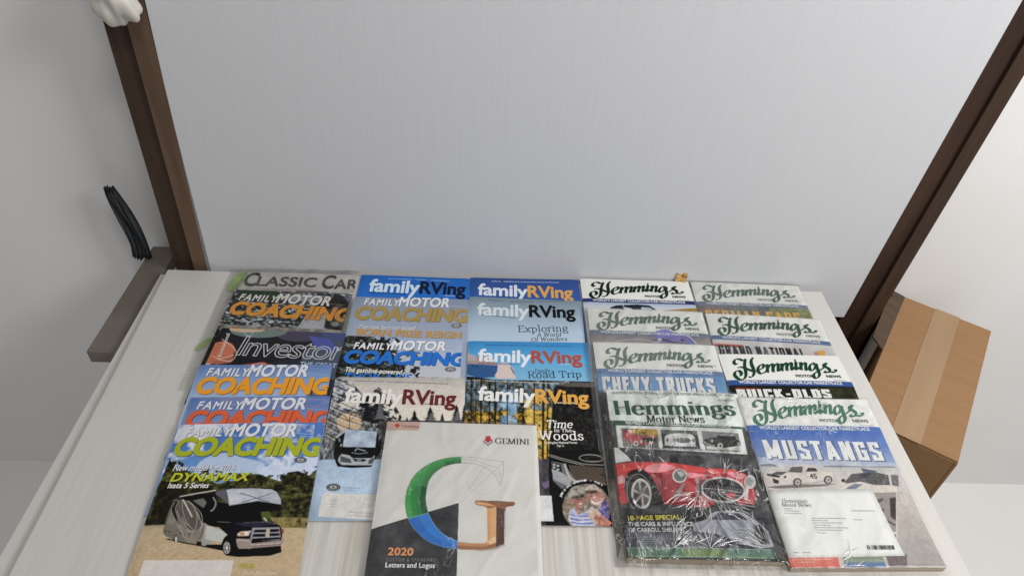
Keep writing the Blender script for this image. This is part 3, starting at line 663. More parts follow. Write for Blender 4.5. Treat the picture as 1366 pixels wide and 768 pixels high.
# script masthead, drawn with a broad nib (units of the digitised logo, y down)
SCRIPT = [
 [(118, 163), (98, 172), (78, 160), (76, 135), (98, 115), (135, 116), (175, 128), (216, 120)],
 [(205, 112), (196, 150), (196, 200), (206, 255), (208, 300), (190, 335), (155, 347), (112, 330), (84, 298), (86, 265), (110, 248), (138, 252), (155, 275), (150, 298), (132, 306)],
 [(112, 214), (145, 206), (185, 212), (240, 234), (300, 252), (345, 246)],
 [(290, 97), (270, 128), (272, 170), (290, 215), (301, 262), (292, 300), (268, 318), (240, 318)],
 [(340, 244), (372, 232), (402, 212), (408, 188), (392, 176), (364, 190), (346, 222), (350, 256), (376, 277), (410, 272), (440, 250), (462, 222)],
 [(432, 190), (446, 180), (452, 205), (455, 268)],
 [(457, 222), (478, 186), (500, 172), (514, 186), (516, 222), (519, 262)],
 [(519, 216), (538, 182), (558, 168), (574, 182), (576, 218), (580, 246), (600, 240), (614, 216)],
 [(600, 182), (614, 168), (618, 200), (620, 250)],
 [(622, 206), (640, 176), (658, 160), (672, 172), (674, 205), (676, 246)],
 [(677, 202), (695, 172), (712, 157), (726, 168), (728, 200), (734, 232), (752, 226), (768, 200)],
 [(764, 160), (776, 150), (778, 190), (784, 228), (800, 226), (816, 205)],
 (1.25, [(760, 126), (768, 128), (776, 130)]),
 [(816, 165), (830, 152), (834, 185), (838, 238)],
 [(838, 195), (856, 168), (874, 156), (888, 168), (890, 200), (896, 232), (912, 232), (930, 214)],
 [(996, 176), (972, 160), (948, 172), (934, 204), (944, 234), (966, 240), (990, 220), (1002, 190)],
 [(1008, 160), (1016, 200), (1036, 250), (1046, 290), (1028, 322), (1000, 326), (982, 304), (990, 276), (1022, 252), (1060, 234), (1096, 206), (1122, 178)],
 [(1130, 172), (1112, 160), (1096, 174), (1108, 196), (1142, 212), (1162, 236), (1148, 258), (1120, 260), (1100, 248)],
 [(1140, 258), (1180, 256), (1216, 258), (1232, 242), (1222, 228)],
]
_pg3 = Page('E3')
def _sc(P):      # logo units -> cover coordinates of the cover it was digitised from
    P = np.asarray(P, float); return _pg3.uv(np.stack([970+P[:, 0]/8.5375, 465+P[:, 1]/8.5375], 1))
SCR_UV = []
for q in SCRIPT:
    w_ = 1.
    if isinstance(q, tuple): w_, q = q
    SCR_UV.append((w_, _sc(q)))
def script_logo(A, col, du=0, dv=0, k=1.):
    A.grp += 1
    for w_, P in SCR_UV:
        P = cr(P*np.array([1, -1]), n=7); V, Fc = ribbon(P, .034*w_, .0085*w_, math.radians(24), 1.5)
        V = V*np.array([1, -1, 1])
        A.add(V+np.array([du, dv, 0]), [f[::-1] for f in Fc], col, 3)
def marketplace(A, du=0, dv=0, band=(40, 66, 128), green=(24, 78, 46), black=(40, 40, 42), ks=1.):
    """white masthead with the script title, the small roman line and the coloured band, same place on every issue"""
    d = np.array([du, dv])
    e3 = lambda pts: _pg3.uv(pts)+d
    A.put(A.mask(np.array([(-.01, -.02), (1.01, -.02), (1.01, MB0+dv), (-.01, MB0+dv)])), (222, 222, 216) if A.pg.n[0] != 'x' else (1, 1, 1))
    A.put(A.mask(np.array([(-.01, MB0+dv), (1.01, MB0+dv), (1.01, MB1+dv), (-.01, MB1+dv)])), band)
    script_logo(A, green, du, dv)
    def tx(t, x0, x1, yb, h, col, bold, space=1.):
        A.grp += 1; V, Fc, _ = glyphs(t, bold, 0, space); X = (V[:, 0]-V[:, 0].min())/(V[:, 0].max()-V[:, 0].min())
        A.add(np.hstack([np.stack([x0+X*(x1-x0), yb-V[:, 1]/CAPH*h], 1)+d, V[:, 2:]]), Fc, col, 2)
    tx('MOTOR', .565, .715, .232, .026, black, .045); tx('NEWS', .815, .935, .232, .026, black, .045)
    tx("WORLD\u2019S LARGEST COLLECTOR-CAR MARKETPLACE", .085, .915, MB1-.014, .027, (214, 216, 220), .03)
    A.put(A.mask(np.array([(.86, MB0-.014), (.96, MB0-.014), (.96, MB0-.008), (.86, MB0-.008)])+d), (120, 120, 120), .6)
MB0, MB1 = .268, .318

# ------------------------------------------------------------------ covers (reference drawing points are pixels of the photograph)
WHT = (205, 204, 200)
def masthead_coach(A, y, x0, x1, col, white=(196, 196, 196), sh=(70, 62, 60), tilt=0., cap=19, fam=None):
    """FAMILY MOTOR over COACHING; y = baseline of COACHING at x0"""
    W_ = x1-x0; g = lambda x, yy: (x0+W_*x, yy+tilt*x)
    A.text('COACHING', g(0, y), g(1, y), cap, col, .052, .12, (.004, .004, sh), .92, 2)
    yb = y-cap-3; A.text('FAMILY', g(.085, yb), g(.40, yb), cap*.50, white, .03, .18, (.003, .003, sh), 1.15, 3)
    A.text('MOTOR', g(.385, yb), g(.83, yb), cap*.72, white, .038, .16, (.003, .003, sh), 1., 3)
def masthead_rving(A, a, m, b, h, c1, c2, tilt=0):
    """familyRVing; a, m, b = left, joint, right points of the baseline; h = cap height"""
    A.text('family', a, m, h, c1, .030, 0, None, .95, 2); A.text('RVing', m, b, h, c2, .030, 0, None, .95, 3)

# ---- A1
A = Art(Page('A1'), 170, .55); A.fill((176, 172, 166))
A.mottle([(300, 350), (500, 350), (500, 450), (300, 450)], [(168, 164, 158), (186, 182, 176)], 6, 3, 3)
for t, a, b, h in (('C', (322, 381), (341, 382), 17), ('LASSIC', (341, 381.5), (421, 383), 12), ('C', (427, 384), (444, 385), 17), ('AR', (445, 385), (476, 385), 12)):
    A.text(t, a, b, h, (58, 56, 56), .03)
A.fine(328, 386, 420, 387, 1.6, (110, 106, 104)); A.fine(455, 388, 476, 389, 1.4, (110, 106, 104))
A.poly([(394, 387), (439, 389), (438, 396), (394, 394)], (76, 66, 78)); A.poly([(394, 387), (418, 388), (414, 390), (394, 389.5)], (120, 70, 66)); A.line([(400, 392), (418, 390), (436, 394)], 1.4, (60, 68, 110))
A.poly([(350, 386), (390, 387), (389, 393), (348, 392)], (140, 136, 132)); A.fine(352, 390, 388, 391, 2, (96, 94, 92)); 
for i in range(3): A.fine(443, 391.5+i*3, 464-i*2, 392+i*3, 1.8, (90, 86, 84), .8, i)
A.poly([(316, 388), (470, 392), (462, 460), (300, 450)], (96, 104, 92))
A.build('classic_car_magazine'.replace('classic_car_', ''), 'pale grey classic car magazine in clear crinkled plastic, farthest of the left column', group='magazines laid out on the board',
        bag=dict(mat=M_film_milky, pad=(.024, .003, .014, .004), amp=.0013, seed=3))

# ---- A2
A = Art(Page('A2'), 190, .60); A.fill((60, 62, 58))
A.mottle([(290, 380), (480, 380), (480, 480), (280, 480)], [(8, 9, 8), (14, 18, 13), (34, 44, 32), (90, 98, 92), (190, 196, 204)], 40, 5, 5, (1, 1.6), 1, 2.9)
A.mottle([(322, 384), (372, 388), (368, 402), (318, 399)], [(24, 40, 22), (44, 72, 38), (58, 86, 48)], 26, 4, 8)
A.mottle([(395, 392), (440, 394), (436, 402), (380, 400)], [(120, 124, 130), (150, 156, 166)], 20, 3, 4)
A.poly([(408, 420), (440, 418), (434, 446), (385, 448), (400, 432)], (160, 162, 168))
A.poly([(425, 395), (452, 393), (468, 396), (462, 440), (432, 437), (436, 414)], (34, 24, 22)); A.poly([(458, 395), (470, 395), (469, 406)], (96, 92, 120)); A.poly([(425, 395), (446, 394), (440, 400)], (96, 100, 116))
masthead_coach(A, 418.5, 304, 467, (206, 140, 22), (206, 204, 200), (40, 30, 20), 9.5, 16)
A.oval(447, 431.5, 7, 3.6); A.fine(439, 405, 460, 407, 1.2, (120, 100, 90)); A.fine(443, 409, 460, 410.5, 1.2, (120, 100, 90))
A.poly([(296, 433), (470, 440), (462, 470), (290, 460)], (112, 108, 100)); A.mottle([(296, 433), (470, 440), (462, 470), (290, 460)], [(90, 88, 84), (130, 126, 118), (150, 146, 138)], 30, 3, 2)
A.text('Roadtrip fun', (306, 443), (396, 448), 7, (176, 112, 66), .03); A.text('Fall', (400, 449), (428, 450), 7, (150, 128, 90), .03)
A.grain(.16)
A.build('magazine', 'motor coaching magazine with orange title over snowy dark trees, second in the left column', group='magazines laid out on the board',
        bag=dict(mat=M_film, pad=(.006, .004, .004, .004), amp=.0008, seed=7), pages=M_pages_dark)

# ---- A3
A = Art(Page('A3'), 190, .55); A.fill((38, 38, 44))
A.poly([(280, 430), (292, 436), (278, 500), (262, 500)], (168, 160, 150))
A.el(400, 500, 62, 22, (46, 50, 62)); A.el(420, 440, 60, 26, (60, 70, 108)); A.el(360, 452, 66, 28, (44, 44, 50)); A.el(452, 480, 50, 26, (66, 76, 92)); A.el(400, 447, 30, 8, (70, 66, 82))
A.poly([(412, 447), (440, 452), (452, 466), (440, 470), (420, 462)], (66, 74, 140)); A.el(345, 441, 38, 9, (96, 110, 108)); A.el(330, 439, 24, 4, (176, 150, 120))
A.el(291, 470, 23, 14, (172, 98, 72), 1, -.3); A.poly([(282, 482), (312, 474), (308, 483), (288, 486)], (150, 86, 64))
A.line([(296, 452), (310, 462), (315, 471), (308, 481), (290, 479)], .9, (196, 170, 150)); A.ring(332, 444, 5, 3.6, 1, (150, 160, 160)); A.line([(282, 474), (294, 478), (312, 473)], .8, (196, 170, 150))
A.poly([(322, 486), (352, 482), (362, 487), (340, 490)], (160, 70, 66)); A.line([(330, 488), (348, 484), (364, 490)], .7, (170, 160, 150))
uv = A.text('Investor', (314, 473), (458, 480), 25, (172, 172, 176), .0, .12, None, .9, 3, outline=.028)
A.text('THE GREAT', (399, 487.5), (448, 490), 5.5, (150, 164, 178), .025, 0, None, 1.0, 3)
# small upright word, set along the edge
V_, F2, _ = glyphs('Institutional', .02, 0, 1); a_, b_ = A.m([(295, 475.5), (307, 445)]); ee = b_-a_; nn = np.array([ee[1], -ee[0]])/np.hypot(*ee)*.030
A.add(a_+(V_[:, :1]-V_[:, 0].min())/(V_[:, 0].max()-V_[:, 0].min())*ee+V_[:, 1:]/CAPH*nn, F2, (196, 192, 186), 3)
A.build('magazine', 'black magazine with large outlined lettering and an orange shape, third in the left column', group='magazines laid out on the board', pages=M_pages)

# ---- A4
A = Art(Page('A4'), 190, .45)
A.vgrad([(230, 475), (460, 475), (460, 620), (200, 620)], [(486, (86, 112, 160)), (505, (112, 138, 178)), (527, (140, 158, 186)), (560, (150, 165, 190))])
A.poly([(412, 524), (418, 518), (428, 521), (438, 516), (440, 535), (405, 535)], (90, 92, 96)); A.ring(424, 525, 9, 5, 1.4, (40, 40, 42)); A.line([(428, 523), (437, 521)], 2, (50, 48, 46))
masthead_coach(A, 523.5, 259, 440, (208, 138, 20), (196, 198, 204), (74, 60, 50), 1.5, 20)
A.fine(410, 498, 434, 500, 1.1, (140, 158, 186), .7)
A.build('magazine', 'sky blue motor coaching magazine with orange title, above the one with a red title', group='magazines laid out on the board')

# ---- A5
A = Art(Page('A5'), 190, .42)
A.vgrad([(220, 520), (460, 520), (460, 640), (200, 640)], [(529, (78, 104, 156)), (545, (92, 114, 160)), (566, (110, 128, 166)), (620, (120, 130, 160))])
A.mottle([(255, 528), (440, 532), (436, 545), (300, 540)], [(80, 104, 156), (118, 124, 156), (134, 136, 158)], 7, 3, 5, (1, 3), .7)
masthead_coach(A, 568, 245, 440, (196, 82, 42), (192, 194, 202), (70, 44, 44), 1, 20)
A.fine(402, 541, 428, 543, 1.1, (170, 110, 110), .7); A.fine(408, 545, 428, 546.5, 1.1, (140, 158, 186), .7)
A.build('magazine', 'blue motor coaching magazine with red-orange title, second from the front in the left column', group='magazines laid out on the board')

# ---- A6
A = Art(Page('A6'), 300); A.pg.t
A.vgrad([(150, 550), (450, 550), (450, 800), (100, 800)], [(562, (66, 102, 164)), (600, (66, 108, 168)), (635, (104, 146, 190)), (660, (120, 150, 190)), (800, (120, 150, 190))])
sk = [(230, 560), (440, 560), (430, 660), (190, 660)]
A.mottle([(234, 560), (282, 562), (300, 575), (270, 590), (232, 590)], [(176, 176, 190), (196, 196, 206)], 10, 4, 21, (1, 2), 1, 1.5, (9, .30, 6))
A.mottle([(296, 562), (420, 566), (418, 584), (380, 592), (300, 580)], [(150, 158, 188), (190, 192, 206)], 8, 4, 22, (1, 2), .9, 1.5, (7, .42, 6))
A.mottle(sk, [(188, 194, 208), (206, 210, 220)], 9, 5, 24, (1, 1.8), .85, 1.5, (6, .55, 9))
A.poly([(262, 622), (276, 610), (300, 604), (322, 610), (352, 618), (345, 630), (300, 640), (262, 640)], (176, 186, 204), .75, True)
A.poly([(340, 640), (352, 624), (372, 618), (388, 622), (420, 600), (425, 622), (415, 640), (380, 646)], (190, 196, 210), .8, True)
tree = [(24, 20, 14), (40, 40, 22), (66, 66, 34), (92, 90, 50)]
A.mottle([(226, 612), (236, 622), (262, 632), (290, 645), (318, 640), (330, 634), (345, 632), (362, 638), (374, 642), (384, 630), (398, 628), (412, 634), (422, 626), (440, 622), (420, 704), (190, 704), (205, 660)], tree, 38, 5, 31, (1, 1.2), 1, 2.2)
A.mottle([(222, 610), (300, 630), (370, 634), (440, 616), (440, 650), (215, 650)], tree, 38, 5, 31, (1, 1.2), 1, 2.2, (34, .50, 20))
A.mottle([(215, 640), (250, 650), (262, 700), (195, 704)], [(14, 12, 8), (34, 30, 18), (50, 46, 26)], 30, 4, 33, (1, 1), .8)
A.vgrad([(170, 700), (420, 697), (400, 800), (130, 800)], [(698, (136, 124, 100)), (706, (170, 152, 120)), (740, (172, 150, 118)), (800, (168, 144, 114))])
A.mottle([(170, 702), (420, 699), (400, 800), (130, 800)], [(150, 130, 100), (186, 164, 132)], 60, 4, 35, (1, 2), .45, 2)
A.poly([(365, 694), (425, 690), (420, 704), (378, 704)], (120, 108, 66)); A.mottle([(360, 690), (425, 690), (420, 702), (370, 703)], [(60, 58, 30), (140, 126, 74)], 40, 3, 36)
f8 = A.fr(210, 640, 6.984)
A.poly([(60, 548), (170, 540), (450, 600), (1150, 600), (1158, 672), (1050, 706), (760, 718), (640, 705), (620, 662), (450, 628), (250, 590)], (10, 9, 8))
A.poly([(150, 190), (230, 170), (540, 150), (560, 330), (470, 420), (450, 616), (170, 560), (75, 520), (50, 480), (95, 330)], (126, 118, 106))
A.mottle([(150, 190), (230, 170), (400, 260), (440, 420), (440, 600), (170, 560), (75, 520), (50, 480), (95, 330)], [(84, 78, 70), (138, 130, 118)], 30, 3, 40, (3, 1), .6)
A.poly([(215, 158), (240, 165), (150, 250), (110, 330), (60, 480), (52, 470), (95, 320), (150, 185)], (92, 86, 78)); A.poly([(180, 185), (250, 180), (330, 250), (400, 390), (400, 440), (340, 470), (250, 440), (180, 330)], (70, 66, 60), .75, True); A.poly([(75, 400), (180, 430), (250, 560), (170, 560), (75, 520), (50, 480)], (104, 98, 88)); A.poly([(150, 190), (120, 260), (140, 330), (200, 430), (175, 300), (190, 200)], (44, 40, 38))
A.poly([(190, 170), (520, 120), (560, 200), (690, 240), (690, 400), (570, 440), (430, 400), (380, 300), (310, 215), (250, 185)], (12, 11, 10), 1, True)
A.poly([(330, 190), (430, 170), (460, 210), (430, 260), (400, 240)], (96, 96, 92)); A.poly([(455, 215), (495, 185), (500, 210), (470, 290), (440, 280)], (20, 20, 20)); A.line([(520, 160), (545, 215), (525, 270), (495, 290)], 12, (120, 134, 132))
for q in ([(160, 200), (128, 280), (190, 410), (255, 540)], [(205, 190), (170, 270), (215, 380), (300, 470)], [(230, 180), (235, 270), (270, 390), (340, 470)], [(262, 190), (330, 235), (372, 350), (340, 478), (270, 440), (232, 340)], [(290, 190), (400, 300), (420, 400), (395, 470)], [(180, 280), (230, 380), (300, 420)]):
    A.line(q, 4, (176, 170, 160), .75)
A.poly([(232, 180), (245, 180), (330, 340), (318, 345)], (190, 184, 174), .9)
A.line([(210, 152), (380, 122), (545, 96)], 9, (176, 172, 164), 1, False)
A.poly([(540, 130), (560, 100), (640, 92), (668, 160), (668, 232), (600, 170)], (84, 82, 88)); A.poly([(640, 92), (700, 82), (900, 80), (1065, 88), (1112, 112), (1150, 180), (1152, 228), (940, 192), (670, 240), (664, 160)], (156, 159, 168), 1)
A.mottle([(650, 90), (1065, 92), (1140, 180), (940, 190), (670, 230)], [(132, 136, 146), (188, 190, 196)], 14, 3, 42, (1, 1), .7)
A.line([(770, 124), (860, 148), (930, 172), (1050, 210)], 8, (70, 72, 88), 1, False); A.line([(1068, 124), (930, 170), (790, 206)], 7, (78, 80, 96), 1, False)
A.poly([(668, 240), (940, 198), (1152, 230), (1146, 290), (965, 298), (980, 392), (700, 404), (684, 300)], (12, 11, 12)); A.line([(680, 236), (935, 196), (1148, 226)], 4, (130, 130, 138), .8, False)
A.poly([(965, 300), (1040, 292), (1070, 350), (1010, 365), (985, 340)], (78, 88, 40)); A.line([(990, 352), (1022, 385)], 14, (176, 172, 164))
A.poly([(452, 418), (560, 455), (665, 490), (620, 540), (598, 580), (500, 560), (440, 578)], (168, 172, 164)); A.poly([(440, 400), (460, 410), (440, 610), (420, 606)], (150, 146, 138)); A.poly([(410, 545), (500, 560), (500, 596), (410, 610)], (140, 138, 130)); A.poly([(368, 570), (412, 575), (412, 612), (360, 600)], (40, 30, 26))
A.line([(448, 420), (398, 545), (372, 540)], 5, (40, 36, 32), 1, False)
A.poly([(560, 380), (760, 392), (1010, 384), (1135, 418), (1172, 470), (1150, 600), (760, 640), (725, 600), (700, 545), (640, 500), (560, 430)], (26, 22, 32))
A.poly([(720, 402), (1000, 388), (1110, 412), (900, 440), (780, 430)], (48, 44, 60)); A.line([(800, 400), (1000, 392), (1100, 410)], 4, (96, 94, 110), .8); A.poly([(560, 392), (668, 396), (668, 470), (580, 440)], (18, 16, 18)); A.line([(560, 388), (675, 396)], 4, (120, 118, 114), .8, False)
A.poly([(885, 446), (1138, 440), (1148, 525), (1140, 560), (868, 570), (866, 545)], (132, 130, 140))
for q in ([(908, 464), (1016, 460), (1012, 486), (896, 490)], [(1050, 458), (1134, 455), (1136, 482), (1050, 485)], [(894, 504), (1008, 500), (1004, 528), (884, 532)], [(1046, 498), (1138, 495), (1140, 518), (1046, 524)], [(880, 546), (1142, 532), (1142, 552), (880, 574)]): A.poly(q, (16, 15, 18))
A.poly([(1020, 455), (1046, 455), (1040, 535), (1012, 535)], (176, 158, 130))
A.poly([(746, 500), (780, 480), (874, 474), (850, 522), (748, 522)], (186, 168, 150)); A.el(790, 502, 20, 15, (190, 120, 100)); A.el(830, 498, 16, 16, (206, 204, 196)); A.poly([(1152, 455), (1178, 460), (1176, 500), (1158, 505)], (120, 60, 46))
A.poly([(738, 545), (860, 550), (880, 592), (1160, 560), (1180, 530), (1182, 570), (1150, 612), (870, 640), (760, 640), (735, 600)], (140, 124, 116)); A.line([(745, 560), (855, 566), (880, 606), (1150, 588)], 6, (190, 180, 172), .8, False); A.line([(880, 618), (1150, 600)], 4, (40, 36, 36), .8, False)
A.poly([(870, 636), (1150, 612), (1150, 660), (1060, 690), (860, 680)], (12, 11, 12)); A.poly([(596, 600), (620, 540), (665, 500), (710, 530), (745, 600), (730, 690), (690, 705), (640, 700), (606, 660)], (22, 20, 20))
A.el(652, 632, 42, 72, (30, 28, 28)); A.el(648, 632, 31, 56, (150, 146, 142)); A.el(648, 632, 24, 46, (70, 66, 64))
for t in range(6): A.line([(648, 632), (648+27*math.cos(t*1.05), 632+50*math.sin(t*1.05))], 7, (176, 172, 168), 1, False)
A.el(648, 632, 8, 14, (196, 192, 186)); A.el(172, 545, 15, 36, (30, 28, 26)); A.el(174, 550, 9, 28, (190, 188, 182)); A.el(130, 552, 8, 16, (120, 112, 104))
for x_ in (75, 108, 215, 295): A.el(x_, 465+.14*x_, 5, 14, (40, 36, 32))
A.fr(0, 0, 1)
A.poly([(192, 746.5), (312, 747), (303, 790), (178, 790)], (190, 184, 178)); A.line([(262, 734), (270, 740), (258, 746)], 1.5, (160, 120, 84), .6)
masthead_coach(A, 606.5, 229, 428, (150, 158, 22), (196, 196, 200), (60, 62, 40), .5, 22)
A.fine(394, 578, 417, 580, 1.2, (150, 170, 200), .8); A.fine(400, 582, 417, 583, 1.2, (150, 170, 200), .8); A.oval(401, 613.5, 8.5, 4.2)
A.text('New model for 2016', (230, 627.5), (313, 627.5), 7.5, (196, 198, 204), .012, .2, (.003, .003, (40, 50, 70)), .95)
A.text('DYNAMAX', (226, 641.5), (333, 641), 10.5, (166, 172, 28), .034, .22, (.004, .003, (34, 36, 14)), 1.0)
A.text('Isata 5 Series', (223, 650.5), (278, 650.5), 6.8, (206, 204, 200), .02, .18)
A.text('PLUS', (319, 757.5), (339, 757.5), 5.5, (150, 146, 24), .035, .2); A.text('• Dash-Mounted', (318, 767), (368, 766.5), 5.5, (190, 176, 152), .014, .2); A.text('Conveniences', (321, 776), (360, 775), 5.5, (190, 176, 152), .014, .2)
A.grain(.09)
A.build('magazine', 'motor coaching magazine with lime green title and motorhome on sand, frontmost at left', group='magazines laid out on the board')

# ---- B1
A = Art(Page('B1'), 170, .42); A.vgrad([(470, 355), (650, 355), (650, 440), (470, 440)], [(366, (20, 84, 158)), (396, (24, 96, 176)), (440, (24, 96, 176))])
masthead_rving(A, (491, 388.5), (559, 391), (621, 393), 15.5, (188, 202, 214), (26, 34, 56)); A.fine(518, 372.5, 550, 373, 1.4, (120, 160, 200)); A.fine(554, 373, 570, 373.5, 1.4, (120, 160, 200)); A.fine(574, 374, 600, 375, 1.4, (120, 160, 200))
A.fine(492, 391, 542, 393, 1.4, (18, 40, 80)); A.fine(592, 394, 608, 394.5, 1.3, (150, 180, 210)); A.fine(515, 397.5, 560, 398.5, 1.2, (14, 50, 100))
A.build('magazine', 'plain bright blue camping magazine with black and white title, back of the second column', group='magazines laid out on the board')
# ---- B2
A = Art(Page('B2'), 180, .42); A.vgrad([(460, 385), (640, 385), (640, 480), (460, 480)], [(397, (118, 128, 146)), (425, (134, 144, 162)), (450, (140, 150, 170)), (480, (140, 150, 170))])
masthead_coach(A, 425, 472, 625, (150, 126, 70), (196, 198, 202), (90, 84, 74), 4, 16)
A.fine(603, 408, 616, 409, 1, (160, 170, 186)); A.oval(609, 434, 7, 3.2)
A.text('The new Sprinter-based', (478, 438.5), (554, 440), 5.5, (190, 192, 196), .014, .15, (.003, .002, (80, 84, 96))); A.text('BORN FREE REIGN', (475, 446.5), (615, 451), 8.5, (176, 134, 62), .03, 0, (.003, .002, (96, 80, 50)))
A.build('magazine', 'grey-blue motor coaching magazine with dull gold title, second in the second column', group='magazines laid out on the board')
# ---- B3
A = Art(Page('B3'), 190, .45); A.vgrad([(440, 440), (640, 440), (640, 540), (430, 540)], [(450, (138, 152, 176)), (475, (160, 168, 182)), (500, (170, 172, 178)), (540, (170, 172, 178))])
A.mottle([(440, 440), (498, 447), (506, 455), (520, 466), (530, 478), (541, 490), (536, 500), (548, 510), (430, 512)], [(20, 20, 20), (40, 42, 36), (70, 74, 66), (150, 156, 164)], 30, 5, 51, (1, 1.4), 1, 1.7)
A.mottle([(440, 440), (520, 445), (560, 470), (560, 510), (430, 512)], [(26, 26, 26), (50, 52, 46)], 30, 5, 52, (1, 1.4), 1, 1.7, (24, .52, 14))
A.mottle([(535, 502), (622, 504), (622, 512), (535, 512)], [(36, 36, 36), (120, 124, 128)], 40, 4, 53, (1, 2), 1, 2, (34, .5, 12))
masthead_coach(A, 483, 457, 622, (20, 98, 182), (206, 206, 208), (40, 44, 60), 4.5, 16)
A.fine(593, 464.5, 609, 465.5, 1, (120, 136, 166)); A.oval(601, 492.5, 7.5, 3.4)
A.text('The gasoline-powered', (460, 495), (536, 499), 6, (206, 204, 200), .022, .1); A.text('THOR AXIS', (458, 506), (549, 508), 9, (22, 100, 176), .034)
A.build('magazine', 'motor coaching magazine with bright blue title over a dark tree, third in the second column', group='magazines laid out on the board', pages=M_pages_dark)
# ---- B4
A = Art(Page('B4'), 300)
A.vgrad([(430, 490), (640, 490), (640, 720), (400, 720)], [(501, (150, 146, 140)), (515, (178, 172, 164)), (560, (198, 190, 178)), (606, (160, 160, 160)), (612, (150, 168, 190)), (650, (160, 178, 198)), (697, (130, 148, 166)), (720, (130, 148, 166))])
A.mottle([(440, 498), (470, 510), (488, 530), (505, 545), (516, 565), (515, 612), (425, 612)], [(30, 30, 30), (70, 72, 76), (130, 134, 140), (176, 182, 192)], 34, 5, 61, (1, 1.3), 1, 2.6, (16, .36, 9))
A.mottle([(440, 545), (520, 550), (518, 612), (425, 612)], [(26, 26, 26), (84, 84, 84), (150, 152, 156)], 40, 5, 62, (1.6, 1), .9, 2.4)
A.el(466, 563, 17, 13, (196, 166, 130), .75); A.line([(466, 580), (466, 560), (470, 548)], 1.2, (60, 48, 40)); A.line([(466, 562), (458, 552)], .9, (60, 48, 40)); A.line([(467, 560), (476, 552)], .9, (60, 48, 40))
for i in range(9):
    y_ = 503+i*9; A.line([(447-i*1.8, y_), (458, y_+5+i), (474+i*2, y_+14+i)], 1.1, (60, 58, 56), .9); A.line([(446-i*1.8, y_+3), (460, y_+9+i), (470+i*2, y_+18)], .9, (190, 188, 186), .8)
A.mottle([(478, 540), (492, 525), (505, 516), (520, 528), (536, 556), (520, 600), (505, 612), (488, 575)], [(20, 20, 20), (40, 42, 40), (80, 84, 84)], 30, 5, 63, (1, 1), 1, 2, (26, .40, 12))
for cx, y0, y1, hw in ((506, 519, 566, 17), (489, 530, 562, 9), (553, 546, 566, 9), (574, 542, 568, 12), (590, 551, 566, 6), (609, 539, 568, 13), (620, 536, 570, 9), (543, 556, 568, 6)): A.conifer(cx, y0, y1, hw, (34, 34, 36)); 
for cx, y0, y1, hw in ((506, 530, 560, 9), (609, 548, 562, 7), (574, 550, 562, 6)): A.conifer(cx+1, y0, y1, hw, (84, 86, 90), 6)
A.poly([(505, 560), (640, 562), (640, 615), (512, 615)], (60, 60, 64)); A.mottle([(505, 562), (640, 562), (640, 615), (512, 615)], [(26, 26, 26), (90, 90, 92)], 30, 4, 64)
A.fr(340, 540, 6.83)
A.poly([(735, 285), (828, 212), (1112, 238), (1130, 280), (1130, 440), (1060, 556), (760, 556), (730, 500), (715, 440)], (30, 32, 34))
A.poly([(735, 285), (828, 212), (830, 232), (745, 300)], (150, 158, 168)); A.poly([(826, 214), (1112, 240), (1095, 385), (800, 378)], (146, 158, 174)); A.mottle([(826, 214), (1112, 240), (1095, 385), (800, 378)], [(120, 134, 152), (168, 180, 194)], 18, 3, 65)
A.poly([(800, 376), (1092, 384), (1088, 430), (1040, 452), (880, 458), (790, 410)], (20, 22, 26)); A.line([(910, 420), (930, 395), (970, 405), (1010, 415)], 10, (120, 130, 140)); A.line([(880, 430), (950, 440), (1030, 430)], 9, (96, 100, 106))
A.poly([(765, 470), (790, 442), (860, 455), (890, 480), (1062, 482), (1092, 455), (1084, 520), (1062, 545), (790, 542), (756, 505)], (150, 154, 158)); A.poly([(778, 458), (868, 486), (882, 526), (778, 512)], (76, 76, 78)); A.poly([(1088, 470), (1038, 500), (1030, 535), (1075, 528)], (76, 76, 78))
A.poly([(890, 484), (1012, 490), (1002, 512), (912, 512)], (20, 20, 22)); A.poly([(925, 490), (972, 492), (970, 506), (930, 506)], (120, 120, 120)); A.poly([(728, 500), (760, 545), (1060, 548), (1076, 535), (1062, 562), (880, 570), (752, 556)], (14, 14, 16)); A.line([(775, 330), (765, 300)], 16, (110, 116, 120)); A.line([(790, 350), (782, 372)], 14, (150, 150, 150))
A.fr(0, 0, 1)
A.poly([(431, 656), (560, 662), (560, 697), (424, 688)], (188, 184, 179)); A.line([(431, 656), (420, 694)], 1, (150, 170, 190), .5)
for i, (a, b) in enumerate(((441, 449), (441, 448), (440, 449), (440, 447))): A.fine(a, 666+i*3, b, 666.4+i*3, 1.2, (120, 116, 112), .7, i)
A.fine(466, 683, 500, 685, 1.3, (120, 116, 112), .7); A.fine(464, 687, 498, 688.5, 1.3, (120, 116, 112), .7); A.fine(457, 650, 480, 651, 1.3, (90, 130, 170), .8); A.fine(457, 653, 476, 654, 1.3, (90, 130, 170), .8); A.oval(444.5, 649, 9.5, 5)
masthead_rving(A, (458, 535.5), (536, 538.5), (608, 541), 18.5, (206, 202, 196), (104, 38, 38)); A.fine(471, 508, 512, 509, 1.5, (90, 84, 80)); A.fine(516, 509.5, 598, 513, 1.5, (90, 84, 80)); A.fine(565, 539.5, 593, 540.5, 1.6, (80, 30, 30)); A.fine(486, 536.5, 515, 538.5, 1.5, (190, 186, 180))
A.grain(.16)
A.build('magazine', 'camping magazine with snowy woods and dark red title, partly under the catalog', group='magazines laid out on the board')

